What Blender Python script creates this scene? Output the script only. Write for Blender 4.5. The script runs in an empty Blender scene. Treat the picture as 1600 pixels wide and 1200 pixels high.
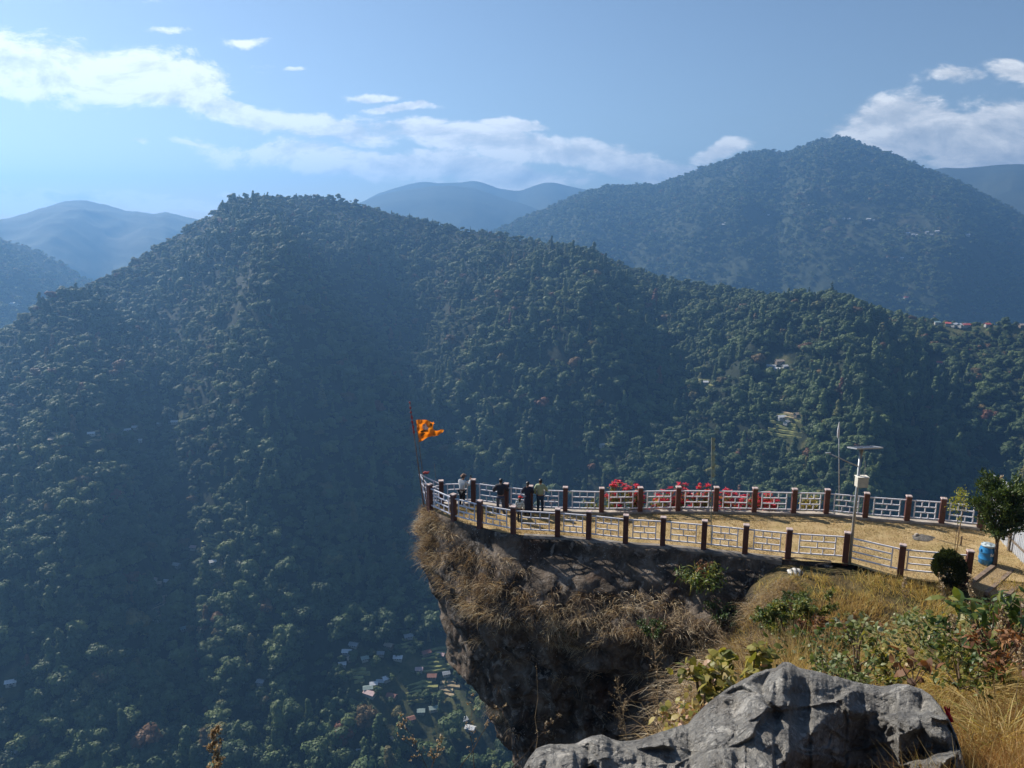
import bpy, bmesh, math, random
import numpy as np
from mathutils import Vector, Matrix

random.seed(7)
RNG = np.random.default_rng(11)
SC = bpy.context.scene
COL = SC.collection
PI = math.pi
R = math.radians

# ----------------------------------------------------------------- camera
CAM = np.array((0.0, 0.0, 14.0))
PITCH = R(12.0)
F = 1190.0                                   # focal length in photo pixels (1600 wide)
cam_d = bpy.data.cameras.new('camera')
cam = bpy.data.objects.new('camera', cam_d)
COL.objects.link(cam)
cam.location = CAM
cam.rotation_euler = (R(90) - PITCH, 0, 0)
cam_d.sensor_width = 36.0
cam_d.lens = 36.0 * F / 1600.0
cam_d.clip_start = 0.05
cam_d.clip_end = 40000
SC.camera = cam

CP, SP = math.cos(PITCH), math.sin(PITCH)


def ray(px, py):
    """Direction of the photo pixel (px, py), unnormalised (1 along the optical axis)."""
    a = (px - 800.0) / F
    b = (600.0 - py) / F
    return np.array((a, CP + b * SP, -SP + b * CP))


def on_z(px, py, z=0.0):
    d = ray(px, py)
    t = (z - CAM[2]) / d[2]
    return CAM + d * t


def on_y(px, py, y):
    d = ray(px, py)
    return CAM + d * (y / d[1])


def on_r(px, py, r):
    d = ray(px, py)
    return CAM + d * (r / math.hypot(d[0], d[1]))


def az_el(px, py):
    d = ray(px, py)
    return math.atan2(d[0], d[1]), math.atan2(d[2], math.hypot(d[0], d[1]))


# ----------------------------------------------------------------- noise
def _hash(ix, iy, iz, seed):
    h = (ix.astype(np.int64) * 374761393 + iy.astype(np.int64) * 668265263
         + iz.astype(np.int64) * 2147483647 + seed * 1274126177) & 0xFFFFFFFF
    h = ((h ^ (h >> 13)) * 1274126177) & 0xFFFFFFFF
    h = ((h ^ (h >> 16)) * 2246822519) & 0xFFFFFFFF
    return ((h ^ (h >> 15)) & 0xFFFFFF) / float(0xFFFFFF)


def vnoise(x, y, z=None, seed=0):
    x = np.asarray(x, float); y = np.asarray(y, float)
    z = np.zeros_like(x) if z is None else np.asarray(z, float)
    x, y, z = np.broadcast_arrays(x, y, z)
    ix, iy, iz = np.floor(x), np.floor(y), np.floor(z)
    fx, fy, fz = x - ix, y - iy, z - iz
    fx = fx * fx * fx * (fx * (fx * 6 - 15) + 10)
    fy = fy * fy * fy * (fy * (fy * 6 - 15) + 10)
    fz = fz * fz * fz * (fz * (fz * 6 - 15) + 10)
    out = 0
    for dx in (0, 1):
        wx = fx if dx else 1 - fx
        for dy in (0, 1):
            wy = fy if dy else 1 - fy
            for dz in (0, 1):
                wz = fz if dz else 1 - fz
                out = out + _hash(ix + dx, iy + dy, iz + dz, seed) * wx * wy * wz
    return out * 2 - 1


def fbm(x, y, z=None, oct=5, seed=0, gain=0.5, lac=2.03):
    a, s, t = 1.0, 0.0, 0.0
    z = np.zeros_like(np.asarray(x, float)) if z is None else z
    for k in range(oct):
        s = s + a * vnoise(x, y, z, seed + k * 17)
        t += a
        a *= gain
        x, y, z = x * lac + 3.1, y * lac - 1.7, z * lac + 5.3
    return s / t


def ridged(x, y, z=None, oct=5, seed=0, gain=0.5, lac=2.03):
    a, s, t = 1.0, 0.0, 0.0
    z = np.zeros_like(np.asarray(x, float)) if z is None else z
    for k in range(oct):
        s = s + a * (1 - 2 * np.abs(vnoise(x, y, z, seed + k * 17)))
        t += a
        a *= gain
        x, y, z = x * lac + 3.1, y * lac - 1.7, z * lac + 5.3
    return s / t


def sstep(a, b, x):
    t = np.clip((np.asarray(x, float) - a) / (b - a), 0, 1)
    return t * t * (3 - 2 * t)


def interp(x, pts):
    pts = sorted(pts)
    return np.interp(x, [p[0] for p in pts], [p[1] for p in pts])


def sinterp(x, pts, n=5, w=25):
    """Linear interpolation averaged over a window: a smooth curve through the points."""
    return sum(interp(np.asarray(x, float) + (k - (n - 1) / 2) * w / n, pts) for k in range(n)) / n


# ----------------------------------------------------------------- meshes
def mesh_np(name, verts, faces, smooth=False, attrs=None):
    """faces: an (n, k) int array or a list of such arrays."""
    me = bpy.data.meshes.new(name)
    verts = np.ascontiguousarray(verts, dtype=np.float32)
    if not isinstance(faces, (list, tuple)):
        faces = [faces]
    faces = [np.asarray(f, dtype=np.int32) for f in faces if len(f)]
    me.vertices.add(len(verts))
    me.vertices.foreach_set('co', verts.ravel())
    tot = np.concatenate([np.full(len(f), f.shape[1], np.int32) for f in faces])
    idx = np.concatenate([f.ravel() for f in faces])
    me.loops.add(len(idx))
    me.loops.foreach_set('vertex_index', idx)
    me.polygons.add(len(tot))
    st = np.zeros(len(tot), np.int32)
    st[1:] = np.cumsum(tot)[:-1]
    me.polygons.foreach_set('loop_start', st)
    me.polygons.foreach_set('loop_total', tot)
    me.polygons.foreach_set('use_smooth', np.full(len(tot), bool(smooth)))
    for k, v in (attrs or {}).items():
        a = me.attributes.new(k, 'FLOAT', 'POINT')
        a.data.foreach_set('value', np.asarray(v, np.float32))
    me.update(calc_edges=True)
    me.validate()
    return me


def grid_faces(n, m, wrap=False):
    """Quads of an n x m vertex grid (row-major)."""
    i, j = np.meshgrid(np.arange(n - 1), np.arange(m if wrap else m - 1), indexing='ij')
    j2 = (j + 1) % m
    a = i * m + j
    b = i * m + j2
    c = (i + 1) * m + j2
    d = (i + 1) * m + j
    return np.stack([a, b, c, d], -1).reshape(-1, 4)


def link(name, me, mat=None, parent=None, loc=None):
    o = bpy.data.objects.new(name, me)
    COL.objects.link(o)
    if mat is not None:
        me.materials.append(mat)
    if parent is not None:
        o.parent = parent
    if loc is not None:
        o.location = loc
    return o


def tag(o, label=None, cat=None, group=None, kind=None):
    if label: o['label'] = label
    if cat: o['category'] = cat
    if group: o['group'] = group
    if kind: o['kind'] = kind
    return o


def thing(name, label, cat, loc=(0, 0, 0), group=None, rz=0.0):
    o = bpy.data.objects.new(name, None)
    COL.objects.link(o)
    o.location = loc
    o.rotation_euler = (0, 0, rz)
    o.empty_display_size = 0.2
    return tag(o, label, cat, group)


def copy_tree(o, parent=None, kids=None):
    c = o.copy()
    COL.objects.link(c)
    c.parent = parent
    for ch in list(o.children):
        copy_tree(ch, c)
    return c


class MB:
    """Collects boxes, tubes and lathes into ONE mesh."""
    def __init__(self):
        self.v, self.f = [], []

    def add(self, vs, fs):
        o = len(self.v)
        self.v += [tuple(p) for p in vs]
        self.f += [tuple(i + o for i in q) for q in fs]

    def box(self, c, s, rz=0.0, taper=1.0):
        cx, cy, cz = c
        hx, hy, hz = s[0] / 2, s[1] / 2, s[2] / 2
        ca, sa = math.cos(rz), math.sin(rz)
        vs = []
        for z, k in ((-hz, 1.0), (hz, taper)):
            for x, y in ((-hx, -hy), (hx, -hy), (hx, hy), (-hx, hy)):
                x, y = x * k, y * k
                vs.append((cx + x * ca - y * sa, cy + x * sa + y * ca, cz + z))
        self.add(vs, [(0, 3, 2, 1), (4, 5, 6, 7), (0, 1, 5, 4), (1, 2, 6, 5), (2, 3, 7, 6), (3, 0, 4, 7)])

    def bar(self, a, b, w, h=None, up=(0, 0, 1)):
        """Box-section bar from a to b."""
        a, b = Vector(a), Vector(b)
        h = h or w
        d = (b - a).normalized()
        u = Vector(up)
        if abs(d.dot(u)) > 0.98:
            u = Vector((0, 1, 0))
        s = d.cross(u).normalized()
        u = s.cross(d).normalized()
        vs = []
        for p in (a, b):
            for x, y in ((-1, -1), (1, -1), (1, 1), (-1, 1)):
                vs.append(p + s * (x * w / 2) + u * (y * h / 2))
        self.add(vs, [(0, 3, 2, 1), (4, 5, 6, 7), (0, 1, 5, 4), (1, 2, 6, 5), (2, 3, 7, 6), (3, 0, 4, 7)])

    def tube(self, pts, rad, n=8, cap=True):
        pts = [Vector(p) for p in pts]
        if not hasattr(rad, '__len__'):
            rad = [rad] * len(pts)
        rings = []
        for i, p in enumerate(pts):
            d = (pts[min(i + 1, len(pts) - 1)] - pts[max(i - 1, 0)]).normalized()
            u = Vector((0, 0, 1)) if abs(d.z) < 0.9 else Vector((0, 1, 0))
            s = d.cross(u).normalized()
            u = s.cross(d)
            rings.append([p + (s * math.cos(2 * PI * k / n) + u * math.sin(2 * PI * k / n)) * rad[i] for k in range(n)])
        vs = [q for r_ in rings for q in r_]
        fs = []
        for i in range(len(pts) - 1):
            for k in range(n):
                k2 = (k + 1) % n
                fs.append((i * n + k, i * n + k2, (i + 1) * n + k2, (i + 1) * n + k))
        if cap:
            fs.append(tuple(range(n - 1, -1, -1)))
            fs.append(tuple((len(pts) - 1) * n + k for k in range(n)))
        self.add(vs, fs)

    def lathe(self, prof, c=(0, 0, 0), n=24):
        vs, fs = [], []
        for r_, z in prof:
            for k in range(n):
                vs.append((c[0] + r_ * math.cos(2 * PI * k / n), c[1] + r_ * math.sin(2 * PI * k / n), c[2] + z))
        for i in range(len(prof) - 1):
            for k in range(n):
                k2 = (k + 1) % n
                fs.append((i * n + k, i * n + k2, (i + 1) * n + k2, (i + 1) * n + k))
        self.add(vs, fs)

    def build(self, name, mat, parent=None, smooth=False, bevel=0.0, loc=None):
        me = bpy.data.meshes.new(name)
        me.from_pydata(self.v, [], self.f)
        if smooth:
            for p in me.polygons:
                p.use_smooth = True
        o = link(name, me, mat, parent, loc)
        if bevel:
            m = o.modifiers.new('bevel', 'BEVEL')
            m.width = bevel
            m.segments = 2
            m.limit_method = 'ANGLE'
        return o


# ----------------------------------------------------------------- materials
class N:
    """Small node-tree writer."""
    def __init__(self, mat):
        self.t = mat.node_tree
        self.t.nodes.clear()

    def n(self, typ, ins=None, **props):
        nd = self.t.nodes.new(typ)
        for k, v in props.items():
            setattr(nd, k, v)
        for k, v in (ins or {}).items():
            s = nd.inputs[k]
            if isinstance(v, bpy.types.NodeSocket):
                self.t.links.new(v, s)
            else:
                s.default_value = v
        return nd

    def math(self, op, a, b=0.0, c=None, clamp=False):
        ins = {0: a, 1: b}
        if c is not None:
            ins[2] = c
        return self.n('ShaderNodeMath', ins, operation=op, use_clamp=clamp).outputs[0]

    def ramp(self, fac, stops, interp='LINEAR'):
        nd = self.n('ShaderNodeValToRGB', {0: fac})
        cr = nd.color_ramp
        cr.interpolation = interp
        while len(cr.elements) < len(stops):
            cr.elements.new(0.5)
        for e, (p, c) in zip(cr.elements, stops):
            e.position = p
            e.color = (*c, 1) if len(c) == 3 else c
        return nd.outputs[0]

    def noise(self, scale, detail=4, rough=0.55, vec=None, dist=0.0):
        ins = {'Scale': scale, 'Detail': detail, 'Roughness': rough, 'Distortion': dist}
        if vec is not None:
            ins['Vector'] = vec
        return self.n('ShaderNodeTexNoise', ins).outputs[0]

    def mix(self, fac, a, b, blend='MIX'):
        nd = self.n('ShaderNodeMix', data_type='RGBA', blend_type=blend)
        for i, v in ((0, fac), (6, a), (7, b)):
            s = nd.inputs[i]
            if isinstance(v, bpy.types.NodeSocket):
                self.t.links.new(v, s)
            elif i:
                s.default_value = (*v, 1) if len(v) == 3 else v
            else:
                s.default_value = v
        return nd.outputs[2]

    def pos(self):
        return self.n('ShaderNodeNewGeometry').outputs['Position']

    def obj(self):
        return self.n('ShaderNodeTexCoord').outputs['Object']

    def scale(self, vec, s):
        return self.n('ShaderNodeMapping', {'Vector': vec, 'Scale': s}).outputs[0]

    def attr(self, name, typ='GEOMETRY'):
        return self.n('ShaderNodeAttribute', attribute_name=name, attribute_type=typ).outputs['Fac']

    def bump(self, h, strength=0.5, dist=0.1):
        return self.n('ShaderNodeBump', {'Height': h, 'Strength': strength, 'Distance': dist}).outputs[0]

    def out(self, sh):
        o = self.n('ShaderNodeOutputMaterial')
        self.t.links.new(sh, o.inputs['Surface'])

    def pbr(self, col, rough=0.8, metal=0.0, normal=None, spec=0.5, out=True):
        nd = self.n('ShaderNodeBsdfPrincipled')
        for k, v in (('Base Color', col), ('Roughness', rough), ('Metallic', metal), ('Specular IOR Level', spec)):
            s = nd.inputs[k]
            if isinstance(v, bpy.types.NodeSocket):
                self.t.links.new(v, s)
            elif k == 'Base Color':
                s.default_value = (*v, 1)
            else:
                s.default_value = v
        if normal is not None:
            self.t.links.new(normal, nd.inputs['Normal'])
        if out:
            self.out(nd.outputs[0])
        return nd.outputs[0]

    def leaf(self, col, rough=0.5, trans=0.35, spec=0.4, tint=(1.25, 1.2, 0.6)):
        p = self.pbr(col, rough, spec=spec, out=False)
        tc = self.mix(1.0, col, tint, 'MULTIPLY')
        t = self.n('ShaderNodeBsdfTranslucent', {'Color': tc}).outputs[0]
        m = self.n('ShaderNodeMixShader', {0: trans, 1: p, 2: t}).outputs[0]
        self.out(m)


def mat(name):
    m = bpy.data.materials.new(name)
    m.use_nodes = True
    return m, N(m)


def simple(name, col, rough=0.7, metal=0.0, var=0.12, scale=6.0, bump=0.0):
    m, n = mat(name)
    f = n.noise(scale, 5, 0.6, n.obj())
    lo = tuple(max(0, c * (1 - 2 * var)) for c in col)
    hi = tuple(min(1, c * (1 + 2 * var)) for c in col)
    c = n.ramp(f, [(0.25, lo), (0.75, hi)])
    n.pbr(c, rough, metal, n.bump(f, bump, 0.02) if bump else None)
    return m


def foliage_mat(name, stops, trans=0.3, rough=0.5, spec=0.4, attr='rnd', tint=(1.25, 1.2, 0.6)):
    """Leaf colours picked per leaf by the mesh attribute."""
    m, n = mat(name)
    n.leaf(n.ramp(n.attr(attr), stops), rough, trans, spec, tint)
    return m


# ----------------------------------------------------------------- foliage meshes
def norm(v):
    return v / np.maximum(np.linalg.norm(v, axis=-1, keepdims=True), 1e-9)


def leaf_mesh(base, direc, normal, length, width, fold=0.0, bend=0.0):
    """Pointed leaves: 6 verts and 4 triangles each. Returns verts, tris."""
    n = len(base)
    direc = norm(direc)
    side = norm(np.cross(direc, normal))
    nor = np.cross(side, direc)
    L = np.asarray(length).reshape(-1, 1) * np.ones((n, 1))
    W = np.asarray(width).reshape(-1, 1) * np.ones((n, 1))
    def P(t, s, z):
        return base + direc * L * t + side * W * s + nor * L * z
    vs = np.stack([P(0, 0, 0), P(.3, -.42, fold - bend * .09), P(.3, .42, fold - bend * .09),
                   P(.68, -.36, fold - bend * .46), P(.68, .36, fold - bend * .46), P(1, 0, -bend)], 1)
    k = np.arange(n)[:, None, None] * 6
    tr = np.array([[0, 2, 1], [1, 2, 4], [1, 4, 3], [3, 4, 5]])[None]
    return vs.reshape(-1, 3), (k + tr).reshape(-1, 3)


def blades(base, d0, d1, length, width, seg=3):
    """Grass blades from base, leaving along d0 and ending along d1. Returns verts, quads."""
    n = len(base)
    d0, d1 = norm(d0), norm(d1)
    L = np.asarray(length).reshape(-1, 1) * np.ones((n, 1))
    W = np.asarray(width).reshape(-1, 1) * np.ones((n, 1))
    rnd = RNG.normal(size=(n, 3))
    side = norm(np.cross(d0, rnd))
    rows = []
    p = base.copy()
    for k in range(seg + 1):
        t = k / seg
        w = W * (1 - t) ** 0.7 * 0.5 + W * 0.04
        rows += [p - side * w, p + side * w]
        d = norm(d0 * (1 - t) + d1 * t)
        p = p + d * L / seg
    vs = np.stack(rows, 1)
    m = 2 * (seg + 1)
    q = np.array([[2 * k, 2 * k + 1, 2 * k + 3, 2 * k + 2] for k in range(seg)])[None]
    k = np.arange(n)[:, None, None] * m
    return vs.reshape(-1, 3), (k + q).reshape(-1, 4), m


def rand_dirs(n):
    v = RNG.normal(size=(n, 3))
    return norm(v)


def sticks(pairs, r0, r1, n=4):
    """Thin twigs from a to b as n-sided tapered prisms. pairs: arrays a, b. Returns verts, quads."""
    a, b = pairs
    m = len(a)
    d = norm(b - a)
    ref = np.where(np.abs(d[:, 2:3]) < 0.9, np.array([[0, 0, 1.0]]), np.array([[1.0, 0, 0]]))
    s = norm(np.cross(d, ref))
    u = np.cross(s, d)
    r0 = np.asarray(r0).reshape(-1, 1) * np.ones((m, 1))
    r1 = np.asarray(r1).reshape(-1, 1) * np.ones((m, 1))
    rows = []
    for p, r_ in ((a, r0), (b, r1)):
        for k in range(n):
            th = 2 * PI * k / n
            rows.append(p + (s * math.cos(th) + u * math.sin(th)) * r_)
    vs = np.stack(rows, 1)
    q = np.array([[k, (k + 1) % n, n + (k + 1) % n, n + k] for k in range(n)])[None]
    k = np.arange(m)[:, None, None] * 2 * n
    return vs.reshape(-1, 3), (k + q).reshape(-1, 4)


def joinv(parts):
    """Joins (verts, faces) pairs -> verts, list of face arrays."""
    vs, fs, o = [], [], 0
    for v, f in parts:
        vs.append(v)
        fs.append(np.asarray(f) + o)
        o += len(v)
    return np.concatenate(vs), fs

HAZE_D = 1 / 4800.0
SKY_STRENGTH = 0.066
EXPOSURE = 0.64
# ================================================================= light, sky, air
SUN_AZ = R(-49.0)        # bearing from +Y, negative = towards -X
SUN_EL = R(39.0)
SUN = np.array((math.sin(SUN_AZ) * math.cos(SUN_EL), math.cos(SUN_AZ) * math.cos(SUN_EL), math.sin(SUN_EL)))

ld = bpy.data.lights.new('sun', 'SUN')
ld.energy = 5.0
ld.angle = R(0.5)
ld.color = (1.0, 0.93, 0.82)
sun = bpy.data.objects.new('sun', ld)
COL.objects.link(sun)
sun.rotation_euler = Vector(-SUN).to_track_quat('-Z', 'Y').to_euler()

world = bpy.data.worlds.new('World')
SC.world = world
world.use_nodes = True
w = N(world)
sky = w.n('ShaderNodeTexSky', sky_type='NISHITA', sun_disc=False, sun_elevation=SUN_EL,
          sun_rotation=SUN_AZ, altitude=1500.0, air_density=1.0, dust_density=1.5, ozone_density=1.0)
bg_sky = w.n('ShaderNodeBackground', {'Color': sky.outputs[0], 'Strength': SKY_STRENGTH if 'SKY_STRENGTH' in globals() else 0.085})

# clouds: banks laid out over the sky's directions, u = x/y, v = z/y of the direction
gen = w.n('ShaderNodeTexCoord').outputs['Generated']
sep = w.n('ShaderNodeSeparateXYZ', {0: gen})
yy = w.math('MAXIMUM', sep.outputs[1], 0.05)
U = w.math('DIVIDE', sep.outputs[0], yy)
V = w.math('DIVIDE', sep.outputs[2], yy)


def uv(px, py):
    d = ray(px, py)
    return d[0] / d[1], d[2] / d[1]


# (px, py) centre in the photo, half axes in px, tilt in degrees (down to the right > 0), weight
BANKS = [(90, 108, 260, 48, 4, 1.0), (-150, 95, 260, 60, 2, 1.0), (235, 140, 140, 34, 14, .85), (390, 185, 130, 26, 16, .8), (520, 205, 130, 24, 6, .8),
         (700, 212, 190, 26, 4, .85), (880, 240, 170, 30, 9, .9), (1010, 268, 140, 24, 5, .85),
         (480, 250, 170, 32, 3, .9), (330, 232, 110, 13, 9, .6), (640, 262, 190, 30, 3, .85), (830, 283, 150, 20, 3, .75),
         (215, 224, 36, 8, 6, .75), (255, 44, 55, 9, -4, .62), (385, 64, 60, 11, 8, .62), (465, 117, 24, 7, 0, .5),
         (565, 148, 56, 9, -6, .55), (628, 164, 66, 9, -4, .7), (810, 194, 56, 13, 4, .8), (240, 2, 50, 8, 0, .5),
         (1120, 240, 60, 20, -14, .75), (1400, 195, 130, 40, -8, .85), (1490, 215, 170, 48, -4, .95), (1600, 205, 130, 60, 0, .95),
         (1490, 122, 60, 16, -4, .65), (1590, 112, 60, 20, 10, .8), (1240, 205, 90, 20, 0, .42), (1560, 245, 150, 28, 0, .8),
         (120, 305, 240, 15, 2, .95), (-30, 322, 190, 22, 0, 1.0), (330, 316, 220, 14, 0, .9), (60, 335, 260, 14, 0, .8), (1750, 170, 180, 70, 0, .95)]


def density(u, v):
    tot = None
    for px, py, rx, ry, ang, wt in BANKS:
        cu, cv = uv(px, py)
        k = 1.06 / F
        ca, sa = math.cos(R(-ang)), math.sin(R(-ang))
        du = w.math('SUBTRACT', u, cu)
        dv = w.math('SUBTRACT', v, cv)
        a = w.math('ADD', w.math('MULTIPLY', du, ca / (rx * k)), w.math('MULTIPLY', dv, sa / (rx * k)))
        b = w.math('ADD', w.math('MULTIPLY', du, -sa / (ry * k * .88)), w.math('MULTIPLY', dv, ca / (ry * k * .88)))
        q = w.math('ADD', w.math('MULTIPLY', a, a), w.math('MULTIPLY', b, b))
        g = w.math('MULTIPLY', w.math('POWER', 2.718, w.math('MULTIPLY', q, -0.8)), wt * 0.97)
        tot = g if tot is None else w.math('MAXIMUM', tot, g)
    return tot


def cloud_noise(du, dv):
    vec = w.n('ShaderNodeCombineXYZ', {0: w.math('ADD', U, du), 1: w.math('MULTIPLY', w.math('ADD', V, dv), 2.3), 2: 3.7}).outputs[0]
    rot = w.n('ShaderNodeMapping', {'Vector': vec, 'Rotation': (0, 0, R(14))}).outputs[0]
    a = w.noise(8.5, 11, 0.66, rot, 0.35)
    return a


warp = w.noise(5.0, 4, 0.6, gen)
U2 = w.math('ADD', U, w.math('MULTIPLY', w.math('SUBTRACT', warp, 0.5), 0.10))
V2 = w.math('ADD', V, w.math('MULTIPLY', w.math('SUBTRACT', w.noise(9.0, 4, 0.6, gen), 0.5), 0.055))
dens = density(U2, V2)
na = cloud_noise(0, 0)
nb = cloud_noise(-0.012, 0.014)
thick = w.math('ADD', dens, w.math('MULTIPLY', w.math('SUBTRACT', na, 0.5), 1.45))
cov = w.n('ShaderNodeMapRange', {'Value': thick, 'From Min': 0.38, 'From Max': 0.64}, interpolation_type='SMOOTHSTEP').outputs[0]
cov = w.math('MULTIPLY', cov, w.n('ShaderNodeMapRange', {'Value': sep.outputs[1], 'From Min': 0.05, 'From Max': 0.3}).outputs[0])
# cloud brightness: sunward edges of each puff are bright, the thick far sides grey
lit = w.math('ADD', 0.78, w.math('MULTIPLY', w.math('SUBTRACT', na, nb), 3.2))
lit = w.math('SUBTRACT', lit, w.math('MULTIPLY', w.math('SUBTRACT', thick, 0.7), 0.45))
side = w.n('ShaderNodeMapRange', {'Value': U, 'From Min': -0.7, 'From Max': 0.7, 'To Min': 0.22, 'To Max': -0.14}).outputs[0]
lit = w.math('ADD', lit, side, clamp=True)
ccol = w.ramp(lit, [(0.0, (0.46, 0.51, 0.57)), (0.45, (0.68, 0.72, 0.76)), (0.8, (0.95, 0.96, 0.96)), (1.0, (1.15, 1.15, 1.12))])
bg_cloud = w.n('ShaderNodeBackground', {'Color': ccol, 'Strength': 0.72})
cov9 = w.math('MULTIPLY', cov, 0.93)
ms = w.n('ShaderNodeMixShader', {0: cov9, 1: bg_sky.outputs[0], 2: bg_cloud.outputs[0]})
wo = w.n('ShaderNodeOutputWorld')
w.t.links.new(ms.outputs[0], wo.inputs['Surface'])

# the air
m_haze = bpy.data.materials.new('haze_air')
m_haze.use_nodes = True
hz = N(m_haze)
pv = hz.n('ShaderNodeVolumePrincipled', {'Color': (0.235, 0.52, 1.0, 1), 'Density': HAZE_D, 'Anisotropy': 0.45})
ho = hz.n('ShaderNodeOutputMaterial')
hz.t.links.new(pv.outputs[0], ho.inputs['Volume'])
hb = MB()
HX, HY0, HY1, HZ0, HZ1 = 6600, -1500, 8200, -1101, 480
hb.box((0, (HY0 + HY1) / 2, (HZ0 + HZ1) / 2), (2 * HX, HY1 - HY0, HZ1 - HZ0))
haze = hb.build('haze', m_haze)
tag(haze, 'blue mountain haze filling the valley air', 'haze', kind='stuff')

# ================================================================= far terrain
def ridge_az(px_pts):
    """[(px, py, r)] -> arrays az, el, r for interpolation."""
    out = []
    for px, py, r in px_pts:
        a, e = az_el(px, py)
        out.append((a, e, r))
    out.sort()
    return np.array(out)


def polar_hill(name, pts, front, back, drop_front, drop_back, az_lim, naz, nr, spur, m, bulge=0.12, sm=0.0):
    """A ridge seen along azimuths: rises from r-front to the ridge, falls behind. Returns a height sampler too."""
    A = ridge_az(pts)
    az = np.linspace(*az_lim, naz)
    el = sum(np.interp(az + d, A[:, 0], A[:, 1]) for d in (-sm, 0, sm)) / 3
    rr = sum(np.interp(az + d, A[:, 0], A[:, 2]) for d in (-sm * 2, 0, sm * 2)) / 3
    n1 = int(nr * 0.72)
    p = np.concatenate([np.linspace(0, 1, n1), 1 + np.linspace(0, 1, nr - n1 + 1)[1:]])
    AZ, P = np.meshgrid(az, p, indexing='ij')
    RR = rr[:, None]
    ZR = CAM[2] + RR * np.tan(el)[:, None]
    fr = front(az)[:, None] if callable(front) else front
    rad = np.where(P <= 1, RR - fr * (1 - P), RR + back * (P - 1))
    g = np.where(P <= 1, P + bulge * np.sin(PI * np.clip(P, 0, 1)), 1 - 0.15 * (P - 1) - 0.85 * (P - 1) ** 1.3)
    zf = ZR - drop_front
    z = np.where(P <= 1, zf + drop_front * g, ZR - drop_back * (1 - g))
    X = rad * np.sin(AZ)
    Y = rad * np.cos(AZ)
    z = z + spur(AZ, P, X, Y)
    v = np.stack([X, Y, z], -1).reshape(-1, 3)
    me = mesh_np(name, v, grid_faces(naz, nr)[:, ::-1], smooth=True)
    o = link(name, me, m)
    def sample(a, pq):
        i = np.clip((a - az[0]) / (az[-1] - az[0]) * (naz - 1), 0, naz - 1.001)
        j = np.clip(np.interp(pq, p, np.arange(nr)), 0, nr - 1.001)
        i0, j0 = i.astype(int), j.astype(int)
        fi, fj = (i - i0)[:, None], (j - j0)[:, None]
        G = np.stack([X, Y, z], -1)
        return (G[i0, j0] * (1 - fi) * (1 - fj) + G[i0 + 1, j0] * fi * (1 - fj)
                + G[i0, j0 + 1] * (1 - fi) * fj + G[i0 + 1, j0 + 1] * fi * fj)
    return o, sample, az, rr


# forest floor and distant wooded slopes
def wooded_mat(name, lo, hi, pale, sc):
    m, n = mat(name)
    p = n.pos()
    f = n.noise(sc, 8, 0.65, p)
    c = n.ramp(f, [(0.3, lo), (0.7, hi)])
    patch = n.noise(sc * 0.12, 4, 0.6, p)
    c = n.mix(n.math('MULTIPLY', n.ramp(patch, [(0.56, (0, 0, 0)), (0.68, (1, 1, 1))]), 0.7), c, pale)
    n.pbr(c, 0.9, normal=n.bump(f, 0.9, 6.0), spec=0.2)
    return m

M_FLOOR = wooded_mat('forest_floor', (.012, .018, .008), (.035, .042, .018), (.05, .046, .022), 0.05)
M_HILL, n = mat('hill_ground')
p = n.pos()
c = n.ramp(n.noise(.05, 8, .65, p), [(.3, (.010, .015, .007)), (.7, (.026, .034, .014))])
c2 = n.ramp(n.noise(.09, 6, .65, p), [(.3, (.035, .045, .016)), (.55, (.08, .085, .03)), (.75, (.13, .105, .055))])
n.pbr(n.mix(n.attr('open'), c, c2), .9, normal=n.bump(n.noise(.2, 6, .6, p), .7, 2.0), spec=.2)
M_FAR = wooded_mat('far_woodland', (.018, .028, .014), (.055, .065, .03), (.10, .075, .045), 0.02)
M_FAINT = wooded_mat('distant_woodland', (.03, .04, .025), (.06, .07, .04), (.07, .07, .05), 0.006)

# --- base ground that closes the valley bottom out to the horizon
gb = MB()
gb.box((0, 3350, -1050), (13000, 9600, 100))
tag(gb.build('ground', M_FLOOR), kind='structure')

# --- the wooded hill across the valley
HILL_PTS = [(-900, 700, 1150), (-500, 640, 1200), (-200, 585, 1250), (0, 531, 1300), (50, 499, 1330), (100, 469, 1360), (150, 444, 1400), (200, 419, 1430), (250, 388, 1470),
            (300, 356, 1500), (350, 332, 1530), (400, 317, 1560), (450, 311, 1580), (500, 311, 1590), (550, 317, 1580), (600, 330, 1560), (650, 343, 1530),
            (700, 356, 1500), (750, 366, 1470), (800, 373, 1440), (850, 386, 1420), (900, 394, 1400), (950, 409, 1370), (1000, 425, 1350), (1050, 440, 1320),
            (1100, 450, 1300), (1150, 458, 1280), (1200, 465, 1260), (1250, 475, 1240), (1300, 482, 1220), (1350, 488, 1200), (1400, 495, 1185), (1450, 503, 1170),
            (1500, 509, 1160), (1600, 511, 1150), (1800, 520, 1130), (2100, 540, 1100), (2600, 600, 1000)]
RV = 420.0
ZV = -525.0
SPURS = [(-500, -.3), (-250, -.6), (-80, .1), (120, .6), (270, -.55), (440, 1.0), (560, -.3), (660, -.95), (780, -.1), (930, .75), (1060, -.15), (1180, .25), (1330, .75), (1440, -.1),
         (1560, -.9), (1750, .1), (1950, .6), (2300, -.5)]
SPA = [(az_el(px, 600)[0], s) for px, s in SPURS]
SPURS_LOW = [(-500, -.3), (-250, -.6), (-80, .1), (110, .6), (260, -.5), (400, .9), (520, .1), (650, -.6), (800, -.95), (890, -1.0), (980, -.2), (1060, .65), (1140, -.1), (1220, .3), (1350, .7), (1450, -.2), (1580, -.9), (1750, .1), (1950, .6), (2300, -.5)]
SPB = [(az_el(px, 600)[0], s) for px, s in SPURS_LOW]


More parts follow.
